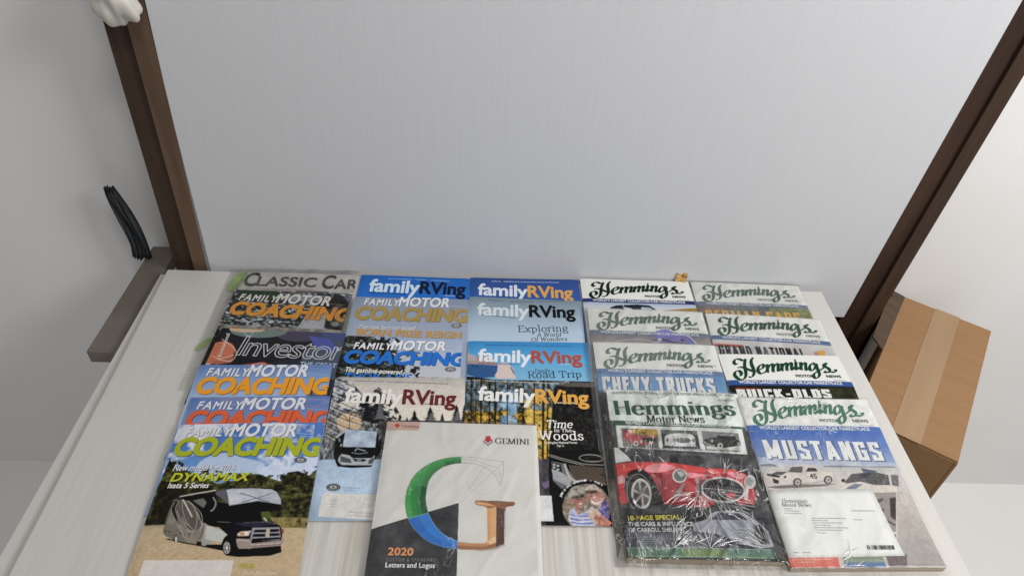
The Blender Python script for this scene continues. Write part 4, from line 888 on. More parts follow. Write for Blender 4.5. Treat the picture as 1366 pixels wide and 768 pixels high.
# ---- C1
A = Art(Page('C1'), 170, .42); A.vgrad([(620, 360), (790, 360), (790, 440), (620, 440)], [(370, (38, 66, 124)), (398, (42, 78, 146)), (440, (42, 78, 146))])
masthead_rving(A, (637, 393), (704, 395.5), (765, 397.5), 14.5, (196, 202, 210), (196, 146, 70)); A.fine(656, 375.5, 746, 377, 1.6, (140, 158, 190)); A.fine(662, 394.5, 690, 396, 1.3, (20, 40, 80)); A.line([(664, 371), (668, 374), (672, 375.5)], 1.6, (60, 84, 60))
A.build('magazine', 'dark blue camping magazine with white and gold title, back of the middle column', group='magazines laid out on the board')
# ---- C2
A = Art(Page('C2'), 190, .5); A.vgrad([(620, 385), (790, 385), (790, 500), (620, 500)], [(396, (104, 118, 128)), (415, (128, 146, 160)), (440, (156, 174, 190)), (460, (164, 182, 198)), (500, (160, 180, 196))])
masthead_rving(A, (636, 419), (706, 422), (768, 424), 15, (188, 196, 202), (24, 26, 32)); A.fine(652, 400, 672, 401.5, 1.5, (70, 84, 96)); A.fine(680, 402, 712, 403, 1.5, (70, 84, 96)); A.fine(718, 402.5, 755, 402.5, 1.5, (70, 84, 96)); A.fine(638, 419.5, 688, 424, 1.5, (60, 76, 96)); A.fine(736, 422.5, 756, 422.5, 1.4, (60, 70, 84))
A.serif('Exploring', (691, 442.5), (759, 442), 8.8, (44, 48, 60), .085, .06); A.serif('A World', (716, 448.8), (749, 448.5), 5, (54, 58, 70), .09, .07, italic=.2); A.serif('Of Wonders', (708, 455), (757, 454.4), 5, (54, 58, 70), .09, .07, italic=.2)
A.build('magazine', 'pale blue-grey camping magazine with a serif headline about exploring, second in the middle column', group='magazines laid out on the board')
# ---- C3
A = Art(Page('C3'), 190, .42); A.vgrad([(610, 448), (800, 448), (800, 540), (610, 540)], [(454, (38, 116, 172)), (478, (74, 150, 196)), (506, (112, 160, 190)), (540, (112, 160, 190))])
A.poly([(622, 476), (650, 474), (664, 486), (660, 496), (625, 500)], (150, 130, 130)); A.poly([(622, 484), (664, 487), (662, 502), (640, 504), (622, 498)], (40, 78, 124)); A.poly([(664, 484), (676, 483), (684, 490), (688, 505), (662, 504), (660, 500), (664, 494)], (190, 174, 168)); A.line([(681, 489), (686, 498)], 1.4, (90, 50, 50)); A.poly([(620, 500), (640, 503), (664, 506), (620, 507)], (30, 34, 44)); A.poly([(622, 468), (634, 474), (636, 480), (622, 480)], (160, 150, 156))
masthead_rving(A, (637, 480.5), (709, 484), (777, 485), 15.5, (204, 208, 212), (156, 70, 56)); A.fine(648, 460, 764, 463, 1.5, (24, 70, 130)); A.fine(638, 484.5, 694, 486.5, 1.5, (24, 60, 110)); A.fine(748, 486, 763, 486.5, 1.3, (170, 190, 205)); A.fine(630, 488, 638, 489, 1.5, (20, 30, 60))
A.serif('Family', (713, 497.5), (734, 497), 5, (60, 70, 90), .1, .08, italic=.2); A.serif('Road Trip', (704, 504.3), (777, 503.8), 9, (34, 44, 66), .085, .06)
A.build('magazine', 'sky blue camping magazine with brick red title and a road trip headline', group='magazines laid out on the board')
# ---- C4
A = Art(Page('C4'), 300); A.fill((60, 56, 44))
A.vgrad([(610, 500), (830, 500), (850, 720), (600, 720)], [(508, (50, 58, 62)), (530, (84, 88, 70)), (560, (140, 110, 46)), (608, (150, 110, 40)), (614, (62, 58, 62)), (720, (52, 48, 52))])
fo = [(30, 28, 20), (74, 66, 34), (150, 116, 40), (204, 160, 54)]
A.mottle([(618, 504), (760, 506), (745, 615), (610, 615)], fo, 34, 5, 71, (1, 1), 1, 2.4)
A.mottle([(618, 506), (760, 508), (745, 548), (612, 548)], [(34, 44, 46), (60, 78, 84), (120, 150, 172)], 30, 5, 72, (1.5, 1), .85, 2.2)
A.mottle([(663, 520), (688, 520), (690, 572), (664, 572)], [(60, 90, 110), (110, 150, 180), (160, 190, 206)], 24, 4, 73, (1, .7), .9, 1.8, (20, .4, 9))
A.mottle([(694, 536), (738, 520), (734, 600), (716, 600), (702, 565)], [(120, 100, 30), (190, 160, 60), (214, 186, 96)], 36, 5, 74, (1, 1), .9, 2, (26, .42, 9))
for x_, w_ in ((628, 1.4), (641, 2.6), (652, 2), (660, 3), (676, 1.6), (697, 2.2), (712, 1.8), (724, 3.4), (730, 2.2), (634, 1.2)): A.line([(x_+1, 506), (x_+.5, 560), (x_, 612)], w_, (36, 28, 20), .95)
A.poly([(600, 612), (733, 612), (733, 720), (600, 720)], (60, 56, 62)); A.mottle([(600, 612), (738, 612), (738, 720), (600, 720)], [(44, 40, 46), (78, 72, 80)], 50, 4, 75); A.poly([(723, 645), (737, 638), (737, 648), (726, 652)], (96, 84, 110))
A.poly([(738, 522), (742, 514), (758, 511), (800, 509), (835, 720), (733, 720), (732, 610)], (26, 24, 24)); A.mottle([(742, 516), (800, 512), (812, 600), (738, 600)], [(18, 17, 17), (36, 34, 32), (60, 58, 56)], 40, 5, 76, (1.4, 1), .8, 2); A.line([(732, 606), (736, 560), (739, 520), (746, 513)], 1.6, (40, 62, 66))
A.poly([(741, 514), (768, 510), (793, 511), (794, 516), (760, 516)], (84, 78, 74))
A.fr(720, 540, 6.83)
A.line([(90, 455), (250, 500), (420, 540), (590, 545)], 9, (110, 108, 104)); A.line([(95, 470), (250, 516), (420, 556)], 4, (150, 148, 142)); A.ring(470, 485, 110, 32, 8, (130, 126, 118), 1, .04); A.ring(490, 490, 70, 18, 4, (70, 66, 62), 1, .04); A.line([(400, 296), (560, 292)], 3, (60, 58, 56))
A.poly([(105, 515), (215, 535), (300, 640), (310, 700), (200, 765), (120, 690)], (90, 90, 92)); A.poly([(108, 585), (200, 618), (300, 680), (260, 740), (125, 680)], (140, 140, 142)); A.poly([(112, 525), (190, 540), (205, 615), (112, 580)], (40, 40, 42)); 
for q in ((130, 545), (165, 555), (130, 570), (165, 590)): A.el(q[0], q[1], 14, 10, (150, 150, 152))
A.line([(225, 535), (262, 640), (330, 700)], 20, (150, 148, 146)); A.poly([(255, 545), (590, 560), (660, 720), (640, 765), (360, 700), (300, 655)], (30, 26, 24))
for i in range(24): A.line([(268+i*14, 548+i*.9), (300+i*15, 640+i*3.2), (322+i*16, 690+i*2)], 3.2, (128, 112, 96))
A.poly([(540, 620), (630, 625), (640, 650), (550, 645)], (60, 54, 50))
A.fr(0, 0, 1)
A.poly([(600, 661), (735.5, 661), (738.5, 695), (600, 695)], (190, 190, 190)); A.poly([(600, 695), (760, 695), (760, 704), (600, 704)], (34, 32, 36))
A.fr(730, 630, 9.6)
A.poly(ell(500, 440, 362, 345), (12, 12, 14)); A.poly(ell(505, 450, 312, 305), (104, 92, 82)); A.mottle(ell(505, 450, 312, 305), [(60, 52, 46), (110, 100, 90), (150, 140, 128)], 60, 4, 77)
A.poly([(195, 420), (250, 330), (330, 360), (360, 480), (280, 600), (230, 600)], (120, 104, 84), .8)
A.poly([(290, 480), (340, 465), (400, 540), (500, 500), (560, 450), (640, 470), (690, 540), (620, 690), (330, 690), (265, 600)], (176, 182, 206)); 
for i, y_ in enumerate((560, 610, 655)): A.line([(285+i*10, y_-20), (420, y_), (590, y_-8)], 17, (62, 84, 160))
A.mottle([(300, 480), (400, 520), (500, 500), (540, 540), (400, 560), (300, 540)], [(70, 96, 170), (180, 190, 214)], 60, 3, 78, (1, 1), .8)
A.poly([(300, 300), (460, 290), (480, 340), (465, 420), (420, 470), (440, 520), (400, 540), (350, 480), (360, 430), (310, 370)], (148, 96, 86)); A.poly([(310, 300), (470, 285), (480, 315), (400, 330), (320, 335)], (40, 30, 28)); A.poly([(270, 290), (300, 210), (380, 170), (460, 195), (480, 270), (400, 265), (310, 300)], (140, 136, 126), 1, True); A.el(375, 215, 22, 14, (70, 68, 66)); A.el(425, 402, 18, 12, (226, 214, 206))
A.poly([(730, 330), (790, 420), (800, 600), (700, 520), (690, 420)], (60, 52, 120)); A.poly([(640, 450), (700, 440), (800, 560), (760, 620), (680, 560)], (70, 60, 140))
A.poly([(490, 235), (620, 210), (700, 240), (735, 330), (700, 400), (640, 430), (560, 400), (500, 320)], (158, 104, 88)); A.poly([(485, 230), (510, 180), (600, 152), (670, 215), (640, 225), (560, 222)], (156, 148, 136), 1, True); A.poly([(490, 235), (620, 225), (640, 250), (540, 270), (500, 290)], (60, 44, 40)); A.poly([(560, 370), (640, 350), (690, 370), (650, 420), (590, 410)], (186, 170, 160)); A.el(600, 318, 18, 14, (206, 160, 150)); A.el(630, 372, 30, 8, (120, 60, 56))
A.poly([(540, 470), (640, 470), (700, 540), (640, 600), (620, 690), (600, 640), (520, 560)], (186, 160, 140)); A.poly([(590, 550), (700, 540), (830, 640), (800, 680), (640, 685), (600, 610)], (166, 104, 84)); 
for i in range(4): A.line([(600+i*22, 560+i*4), (660+i*18, 590+i*6)], 6, (120, 70, 58))
A.mottle(ell(505, 450, 306, 299), [(16, 12, 12), (120, 100, 90), (206, 196, 186)], 60, 4, 79, (1, 1), .28, 2.4); A.el(395, 330, 60, 26, (36, 26, 26), .6); A.el(600, 262, 90, 20, (50, 36, 32), .5); A.line([(560, 350), (600, 392), (660, 396), (700, 360)], 16, (206, 196, 188), .6); A.el(560, 300, 12, 8, (50, 34, 30), .7); A.el(640, 288, 12, 8, (50, 34, 30), .7); A.soften(ell(505, 450, 312, 305), 3)
A.fr(0, 0, 1)
lab = 'JOIN OF FMCA MEMBERSHIP  •  PAGE 4'
for i, ch in enumerate(lab):
    if ch == ' ': continue
    th = math.radians(203+i*3.05*1.0); cx_, cy_ = 782+36.0*math.cos(th), 676+34.0*math.sin(th); tx_, ty_ = -math.sin(th), math.cos(th); A.text(ch, (cx_-tx_*.95, cy_-ty_*.95), (cx_+tx_*.95, cy_+ty_*.95), 2.4, (200, 200, 200), .02)
masthead_rving(A, (637, 533), (714, 537.5), (786, 539.5), 17.5, (206, 206, 204), (200, 146, 62)); A.fine(650, 508.5, 745, 512.5, 1.6, (170, 170, 168)); A.fine(742, 538, 768, 538.5, 1.8, (196, 194, 190)); A.fine(640, 536, 700, 539, 1.5, (30, 30, 26))
A.serif('Time', (728, 570.5), (764, 571), 10, (206, 204, 200), .13, .09, italic=.18); A.serif('In The', (739, 576.5), (763, 576.5), 4.6, (200, 198, 194), .14, .1); A.serif('Woods', (719, 587), (779.5, 587), 11.5, (206, 204, 200), .12, .085)
A.text('Huntingdon National Forest', (726, 592), (770, 592), 3, (196, 194, 190), .02); A.text('Page 12', (743, 596), (752, 596), 2.6, (190, 188, 184), .02)
A.grain(.16)
A.build('magazine', 'camping magazine with autumn woods and a round photo of two smiling people', group='magazines laid out on the board')

# ---- Hemmings issues
def mk(n, vmax, **k):
    A = Art(Page(n), 190, vmax); A.fill((180, 180, 180)); return A
BAND = (44, 66, 120)
A = mk('E1', .5); A.vgrad([(900, 395), (1120, 395), (1130, 460), (900, 460)], [(400, (70, 84, 104)), (412, (88, 92, 92)), (430, (74, 80, 56)), (460, (74, 80, 56))])
A.mottle([(1030, 402), (1100, 404), (1110, 450), (1020, 430)], [(60, 66, 40), (120, 130, 66), (150, 150, 90)], 14, 4, 81, (1, 1), .9); A.poly([(926, 406), (1000, 408), (960, 420), (925, 420)], (100, 96, 92), .7)
marketplace(A, 0, 0, (86, 104, 134), (72, 98, 84), (120, 124, 124)); A.text('FEATURING THE FINEST', (936, 413), (966, 414), 2.6, (180, 96, 70), .02)
A.block('GERMAN CARS', (944, 427), (1072, 432), 14, (206, 158, 42), .17, (.004, .004, (90, 60, 20)))
A.build('magazine', 'car marketplace magazine with yellow letters on green under clear plastic, back right corner', group='magazines laid out on the board', bag=dict(mat=M_film_milky, pad=(.004, .008, .018, .004), amp=.0009, seed=11), pages=M_pages)
A = mk('D1', .5); A.vgrad([(760, 395), (960, 395), (960, 460), (760, 460)], [(402, (150, 170, 196)), (412, (196, 200, 204)), (425, (200, 200, 196)), (460, (150, 130, 80))])
A.poly([(880, 414), (940, 410), (940, 430), (880, 420), (855, 414)], (150, 118, 40)); A.poly([(815, 409), (822, 406.5), (850, 405.5), (866, 407), (876, 413), (855, 414), (850, 416), (812, 413)], (40, 44, 58)); A.poly([(834, 409), (843, 411), (843, 413), (832, 412)], (190, 196, 204)); A.poly([(856, 409), (867, 410), (872, 413), (855, 413)], (170, 180, 190)); A.line([(831, 406), (834, 413)], .9, (190, 190, 190))
marketplace(A, 0, 0, (42, 54, 112), (22, 54, 36))
A.build('magazine', 'car marketplace magazine without plastic showing a dark car roof below the navy band', group='magazines laid out on the board', pages=M_pages_dark)
A = mk('E2', .5); A.fill((196, 192, 190)); A.vgrad([(930, 450), (1130, 450), (1140, 520), (930, 520)], [(456, (200, 196, 194)), (474, (180, 180, 180)), (520, (170, 170, 170))])
marketplace(A, 0, .0, (78, 104, 146), (60, 92, 74), (130, 134, 134)); A.poly([(952, 457), (992, 460), (992, 464), (952, 461)], (206, 120, 106)); A.text('END OF THE BUICK', (954, 461), (990, 463.5), 2.6, (110, 40, 36), .02)
A.block('GRAND NATIONAL', (961, 473), (1076, 479), 13, (54, 50, 52), .17); A.poly([(1084, 470), (1094, 468), (1100, 474), (1090, 480)], (176, 110, 110), .8); A.el(1096, 471, 5, 4, (204, 160, 60))
A.build('magazine', 'car marketplace magazine in plastic with a black GRAND NATIONAL headline', group='magazines laid out on the board', bag=dict(mat=M_film, pad=(.010, .004, .004, .004), amp=.0009, seed=12))
A = mk('D2', .5); A.vgrad([(770, 440), (980, 440), (980, 520), (770, 520)], [(446, (104, 102, 112)), (456, (140, 128, 128)), (466, (150, 138, 140)), (520, (150, 138, 140))])
marketplace(A, 0, 0, (86, 102, 126), (70, 98, 82), (84, 88, 88))
A.poly([(870, 446), (876, 441), (888, 439), (900, 444), (912, 446), (926, 455), (928, 462), (900, 458), (880, 456), (874, 452)], (110, 104, 168)); A.poly([(876, 441), (888, 439), (898, 444), (898, 449), (880, 450)], (124, 120, 190)); A.line([(868, 455), (884, 453), (900, 457), (918, 459)], 2.4, (64, 58, 90)); A.line([(888, 439), (905, 444), (920, 450), (930, 460)], 1.1, (206, 200, 206)); A.el(880, 453, 3, 2, (190, 184, 196)); A.el(910, 454, 3, 2, (60, 54, 70)); A.line([(820, 455), (850, 452), (880, 457)], 1.2, (190, 180, 190), .7)
A.build('magazine', 'car marketplace magazine in plastic showing a purple car bonnet, second in the fourth column', group='magazines laid out on the board', bag=dict(mat=M_film_milky, pad=(.008, .006, .004, .004), amp=.0008, seed=13))
A = mk('E3', .48); A.fill((30, 30, 30)); A.mottle([(940, 512), (1150, 515), (1160, 560), (940, 560)], [(16, 16, 18), (44, 44, 40)], 20, 4, 83); A.mottle([(1080, 517), (1150, 517), (1150, 540), (1090, 540)], [(20, 22, 16), (70, 72, 40)], 14, 4, 84)
marketplace(A, 0, .008, (44, 78, 140), (22, 76, 42), (56, 56, 58)); A.poly([(981, 516.5), (1012, 518), (1012, 522), (981, 520.5)], (120, 44, 36)); A.block('BUICK-OLDS', (985, 531), (1110, 531), 11.5, (214, 214, 210), .2)
A.build('magazine', 'car marketplace magazine with crisp green title and black cover picture, third in the right column', group='magazines laid out on the board')
A = mk('D3', .62); A.vgrad([(780, 490), (1000, 490), (1000, 560), (780, 560)], [(495, (74, 122, 170)), (522, (90, 142, 184)), (527, (84, 84, 86)), (560, (70, 70, 72))])
marketplace(A, 0, .02, (72, 108, 156), (84, 112, 98), (84, 88, 86)); A.text('TM', (951, 489), (955, 489), 1.5, (100, 100, 100), .02)
A.block('CHEVY TRUCKS', (805, 523), (956, 526), 21, (206, 208, 210), .19, (.008, .004, (58, 70, 96)))
A.build('magazine', 'car magazine with white CHEVY TRUCKS headline on blue, in plastic, fourth column', group='magazines laid out on the board', bag=dict(mat=M_film_milky, pad=(.012, .004, .004, .004), amp=.0008, seed=14))

# ---- E4
A = Art(Page('E4'), 300); A.fill((196, 194, 190))
A.vgrad([(980, 575), (1260, 575), (1260, 625), (980, 625)], [(578, (66, 104, 176)), (596, (96, 124, 180)), (612, (130, 148, 186)), (622, (168, 176, 190))])
A.vgrad([(980, 620), (1290, 620), (1300, 770), (980, 770)], [(620, (186, 184, 182)), (640, (196, 190, 184)), (690, (180, 172, 166)), (770, (150, 146, 142))])
marketplace(A, 0, -.022, (64, 104, 170), (70, 118, 92), (110, 114, 114))
A.fr(990, 525, 5.69)
A.mottle([(60, 480), (1200, 520), (1200, 560), (80, 560)], [(170, 178, 194), (206, 208, 212)], 9, 3, 91, (1, 2), .6)
A.poly([(135, 535), (220, 530), (260, 545), (260, 556), (140, 552)], (124, 128, 136)); A.poly([(620, 545), (720, 540), (900, 548), (1165, 545), (1165, 556), (620, 556)], (124, 130, 142))
A.poly([(185, 705), (380, 690), (640, 685), (730, 680), (620, 700), (420, 715), (250, 720)], (110, 104, 100)); A.poly([(185, 600), (235, 590), (350, 588), (372, 552), (450, 538), (540, 545), (572, 560), (600, 585), (690, 598), (692, 645), (672, 660), (640, 672), (500, 686), (380, 690), (250, 680), (225, 660), (215, 630), (185, 618)], (206, 198, 188))
A.poly([(345, 595), (375, 555), (470, 550), (452, 600)], (90, 88, 90)); A.poly([(480, 592), (500, 560), (555, 562), (576, 588)], (60, 58, 60)); A.poly([(215, 612), (260, 592), (345, 592), (300, 618)], (84, 84, 90)); A.line([(460, 602), (462, 545)], 6, (206, 200, 192), 1, False)
A.poly([(185, 605), (240, 612), (290, 625), (280, 638), (215, 630), (188, 620)], (66, 64, 68)); A.poly([(225, 640), (280, 660), (275, 684), (240, 680)], (60, 58, 60)); A.el(325, 632, 10, 11, (40, 38, 40)); A.line([(380, 690), (500, 680), (640, 660)], 5, (110, 104, 100), .8)
for cx, cy in ((418, 672), (652, 652)): A.el(cx, cy, 33, 32, (66, 62, 62)); A.el(cx+2, cy+1, 21, 23, (176, 172, 168)); A.el(cx+2, cy+1, 8, 9, (110, 106, 104))
A.text('45', (518, 642), (572, 642), 34, (70, 68, 70), .03); A.fine(488, 640, 514, 642, 14, (170, 160, 152), .7)
A.poly([(745, 720), (790, 690), (900, 660), (1180, 670), (1180, 1100), (700, 1000)], (206, 198, 188)); A.poly([(775, 672), (830, 606), (920, 596), (1010, 590), (1110, 612), (1125, 690), (1000, 688), (900, 664), (800, 678)], (84, 80, 82)); A.poly([(880, 640), (900, 600), (990, 596), (940, 640)], (60, 64, 78)); A.el(768, 656, 16, 13, (50, 48, 50)); A.poly([(1130, 610), (1190, 612), (1190, 700), (1140, 690)], (100, 100, 104)); A.poly([(780, 720), (850, 680), (920, 682), (860, 722)], (110, 116, 134))
A.poly([(900, 560), (1030, 582), (1000, 596), (920, 594)], (84, 90, 112))
A.fr(1020, 656, 6.83)
A.poly([(975, 0), (1200, 0), (1200, 420), (1150, 440), (1060, 230)], (150, 140, 136)); A.poly([(1010, 68), (1085, 48), (1075, 82), (1035, 98)], (84, 78, 76)); A.el(1068, 168, 20, 25, (70, 66, 66)); A.poly([(1140, 50), (1200, 40), (1200, 260), (1150, 220)], (66, 58, 60)); A.line([(1085, 240), (1195, 300)], 18, (90, 84, 84)); A.line([(1120, 362), (1200, 368)], 20, (206, 202, 198)); A.poly([(1150, 385), (1200, 390), (1200, 470), (1175, 470)], (60, 56, 58))
A.poly([(195, 560), (670, 560), (690, 640), (700, 690), (220, 710)], (206, 110, 96)); A.poly([(700, 560), (1080, 560), (1100, 640), (705, 660)], (140, 150, 128)); A.poly([(705, 640), (1100, 632), (1130, 700), (740, 720)], (96, 124, 160)); A.poly([(1080, 560), (1300, 560), (1300, 700), (1130, 700)], (110, 96, 96)); A.poly([(1070, 560), (1100, 560), (1140, 690), (1115, 695)], (190, 186, 184)); A.poly([(660, 560), (700, 560), (740, 720), (700, 740)], (200, 190, 186))
A.fine(250, 622, 610, 615, 12, (220, 180, 150), .9); A.fine(300, 645, 460, 640, 10, (220, 180, 150), .8); A.fine(740, 610, 1060, 604, 12, (100, 110, 90), .8)
A.fr(0, 0, 1)
A.block('MUSTANGS', (1023, 612), (1181, 614), 25, (216, 216, 214), .17, (.008, .006, (60, 72, 110)))
A.grain(.16)
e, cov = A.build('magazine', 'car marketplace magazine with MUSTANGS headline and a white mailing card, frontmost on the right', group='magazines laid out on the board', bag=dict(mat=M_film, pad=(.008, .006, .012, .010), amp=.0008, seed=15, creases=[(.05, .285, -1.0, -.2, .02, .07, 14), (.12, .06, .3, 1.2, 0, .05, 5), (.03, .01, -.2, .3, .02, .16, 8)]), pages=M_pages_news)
def card(A, e, quad, name='mailing_card', col=(222, 222, 218), lift=.0006, art=None):
    """a separate paper card lying on a cover"""
    q = A.m(quad); n = 10; V, Fc = [], []; w = A.pg.w
    for k_ in (0, 1):
        for i in range(n+1):
            for j in range(n+1):
                a, b = i/n, j/n; p = (q[0]*(1-b)+q[1]*b)*(1-a)+(q[3]*(1-b)+q[2]*b)*a; V.append((p[0]*w, -p[1]*w, float(A.pg.z(p[1]))+lift*k_+.0002+.0004*math.sin(a*3)*k_))
    m_ = (n+1)**2
    for i in range(n):
        for j in range(n): a = i*(n+1)+j; Fc += [(m_+a, m_+a+n+1, m_+a+n+2, m_+a+1), (a, a+1, a+n+2, a+n+1)]
    ed = [j for j in range(n+1)]+[i*(n+1)+n for i in range(1, n+1)]+[n*(n+1)+j for j in range(n-1, -1, -1)]+[i*(n+1) for i in range(n-1, 0, -1)]
    for i in range(len(ed)): a, b = ed[i], ed[(i+1) % len(ed)]; Fc.append((a, m_+a, m_+b, b))
    o = mesh_obj(name, V, Fc, None, e, True); o.data.materials.append(M_ink)
    ca = o.data.color_attributes.new('Col', 'FLOAT_COLOR', 'POINT'); ca.data.foreach_set('color', np.tile(np.append(A.c(col), 1), (len(V), 1)).ravel()); return o
crd = card(A, e, [(1024, 653), (1163, 652), (1207, 741), (1052, 744)])
# print on the card
B = Art(Page('E4'), 4); A2 = B
B.fr(1020, 656, 6.83)
B.serif('Hemmings', (160, 100), (395, 102), 36, (96, 96, 96), .09, .03); B.serif('Motor News', (160, 136), (430, 140), 36, (96, 96, 96), .09, .03)
def scr(A, x0, y0, x1, y1, h, col, seed=0):
    r = random.Random(seed); L_ = x1-x0; x = 0
    while x < L_:
        w = r.uniform(5, 16); t = x/L_; yy = y0+(y1-y0)*t; q = A.m([(x0+x, yy-h), (x0+x+w, yy-h), (x0+x+w, yy), (x0+x, yy)]); A.add(q, [(3, 2, 1, 0)], col, 1); x += w+r.uniform(3, 7)
for i, (a, b, y_) in enumerate(((175, 245, 158), (178, 310, 178), (180, 320, 198), (430, 725, 244), (425, 560, 264), (440, 710, 286), (447, 595, 307), (450, 755, 330), (462, 705, 352), (478, 552, 377), (785, 1000, 176), (808, 888, 258), (262, 316, 556), (345, 410, 556))): scr(B, a, y_, b, y_+3, 7, (150, 150, 152), i)
x_ = 925
rr = random.Random(5)
while x_ < 1165:
    w_ = rr.choice((3, 4, 7, 9)); 
    if x_ < 945 or x_ > 958: B.add(B.m([(x_, 488), (x_+w_, 488), (x_+w_+14, 527), (x_+14, 527)]), [(3, 2, 1, 0)], (60, 60, 62), 1)
    x_ += w_+rr.choice((4, 5, 8))
def lettering(B, parent, lift, name='lettering'):
    V, Fc, Cc, off = [], [], [], 0
    for uv, fs, c_, dz_, _g in B.let:
        V.append(np.stack([uv[:, 0]*B.pg.w, -uv[:, 1]*B.pg.w, B.pg.z(uv[:, 1])+lift+dz_], 1)); Fc += [tuple(i+off for i in f) for f in fs]; Cc.append(np.tile(np.append(c_, 1), (len(uv), 1))); off += len(uv)
    o = mesh_obj(name, np.vstack(V), Fc, M_ink, parent); ca = o.data.color_attributes.new('Col', 'FLOAT_COLOR', 'POINT'); ca.data.foreach_set('color', np.vstack(Cc).ravel()); return o
lettering(B, crd, .0012)['kind'] = 'stuff'

# ---- D4
A = Art(Page('D4'), 300); A.gain = 1.14; A.fill((58, 56, 58))
A.mottle([(800, 520), (1060, 520), (1070, 770), (800, 770)], [(36, 35, 38), (60, 60, 64), (92, 92, 96)], 8, 4, 101, (1, 1), .8)
A.poly([(795, 500), (1000, 500), (1000, 574), (812, 563)], (208, 214, 208)); A.poly([(812, 560), (994, 569), (996, 576), (813, 566)], (48, 84, 64))
A.fr(815, 560, 5.486)
A.poly([(35, 40), (960, 64), (1000, 250), (55, 202)], (204, 208, 204))
A.poly([(70, 60), (340, 70), (352, 205), (88, 195)], (110, 106, 100)); A.mottle([(150, 62), (340, 70), (346, 130), (160, 100)], [(60, 50, 20), (190, 150, 40), (96, 110, 50)], 40, 3, 102)
A.poly([(75, 75), (120, 72), (150, 100), (240, 120), (320, 128), (335, 160), (300, 175), (200, 190), (160, 180), (95, 130)], (160, 62, 66)); A.poly([(230, 130), (325, 135), (328, 160), (235, 165)], (44, 34, 34)); A.el(182, 172, 17, 19, (206, 200, 196)); A.el(182, 172, 9, 11, (70, 60, 60)); A.el(222, 160, 10, 14, (196, 180, 176)); A.poly([(120, 74), (150, 72), (158, 96), (140, 98)], (190, 170, 170))
A.poly([(362, 72), (630, 80), (655, 212), (380, 206)], (52, 50, 52)); A.mottle([(362, 72), (630, 80), (635, 110), (366, 100)], [(60, 66, 60), (110, 116, 110)], 40, 3, 103); A.poly([(392, 140), (410, 110), (500, 98), (590, 108), (615, 140), (615, 180), (600, 196), (410, 190), (396, 170)], (200, 200, 198), 1, True); A.poly([(455, 145), (500, 132), (560, 134), (588, 150), (560, 168), (500, 168)], (96, 96, 98), 1, True); A.el(412, 148, 12, 14, (110, 110, 112)); A.el(604, 150, 12, 14, (110, 110, 112)); A.line([(400, 186), (500, 194), (612, 188)], 5, (150, 150, 150)); A.line([(455, 196), (455, 178)], 5, (96, 96, 96))
A.poly([(658, 80), (930, 95), (962, 225), (690, 214)], (120, 118, 118)); A.poly([(700, 190), (950, 185), (960, 222), (700, 212)], (196, 196, 192)); A.poly([(672, 150), (720, 130), (770, 125), (790, 104), (860, 96), (900, 110), (920, 140), (950, 165), (940, 185), (820, 205), (760, 195), (700, 185), (672, 175)], (34, 30, 32), 1, False); A.poly([(785, 104), (860, 94), (902, 108), (890, 116), (800, 114)], (150, 150, 150)); A.el(800, 188, 19, 22, (206, 206, 202)); A.el(800, 188, 8, 10, (60, 56, 56)); A.line([(675, 160), (720, 180), (760, 185)], 7, (160, 160, 160)); A.el(740, 152, 10, 10, (170, 170, 170)); A.el(935, 172, 9, 12, (180, 178, 174))
A.poly([(22, 200), (60, 204), (100, 240), (150, 300), (36, 312)], (206, 206, 204)); A.line([(60, 206), (110, 250), (190, 310)], 9, (30, 28, 30)); A.mottle([(150, 225), (1010, 262), (1040, 380), (720, 350), (420, 310)], [(40, 38, 42), (70, 68, 72), (96, 94, 98)], 12, 4, 104); A.el(560, 300, 130, 40, (44, 42, 46)); A.line([(300, 250), (340, 300), (352, 308)], 5, (80, 78, 80)); A.line([(350, 270), (390, 310)], 8, (200, 200, 200))
red = [(36, 322), (170, 306), (420, 312), (560, 330), (700, 352), (900, 362), (1000, 400), (1045, 450), (1050, 590), (1010, 640), (950, 630), (915, 585), (800, 590), (700, 640), (560, 630), (440, 610), (400, 620), (360, 560), (330, 470), (290, 400), (225, 362), (160, 370), (110, 420), (95, 500), (130, 600), (75, 612), (50, 460)]
A.poly(red, (176, 42, 48)); A.poly([(36, 322), (170, 306), (420, 312), (700, 352), (900, 362), (1000, 400), (900, 392), (740, 392), (560, 372), (400, 345), (250, 352), (100, 376), (50, 400)], (204, 56, 50)); A.mottle([(300, 380), (470, 400), (540, 470), (640, 560), (560, 630), (400, 620), (340, 480)], [(150, 34, 42), (112, 28, 36)], 5, 3, 105, (1, 1), .8)
A.poly([(250, 370), (262, 340), (340, 318), (430, 328), (478, 352), (440, 366), (360, 384), (290, 384)], (214, 140, 146), 1, True); A.poly([(556, 386), (640, 392), (742, 404), (650, 416), (560, 424)], (212, 136, 144), 1, True); A.poly([(842, 380), (930, 384), (986, 404), (960, 430), (900, 420)], (212, 136, 144), 1, True); A.el(735, 380, 14, 5, (206, 150, 60))
A.poly([(50, 410), (88, 405), (92, 460), (56, 466)], (200, 150, 150)); A.poly([(45, 540), (120, 590), (130, 602), (78, 614)], (190, 50, 56))
A.poly([(100, 470), (115, 400), (170, 362), (240, 372), (300, 420), (340, 500), (380, 600), (340, 660), (260, 690), (180, 660), (130, 600)], (26, 24, 26), 1, True)
A.ring(205, 530, 88, 135, 6, (150, 146, 144), .7, -.12); A.el(222, 540, 74, 112, (176, 172, 170), 1, -.1); A.el(222, 540, 58, 92, (80, 74, 76), 1, -.1)
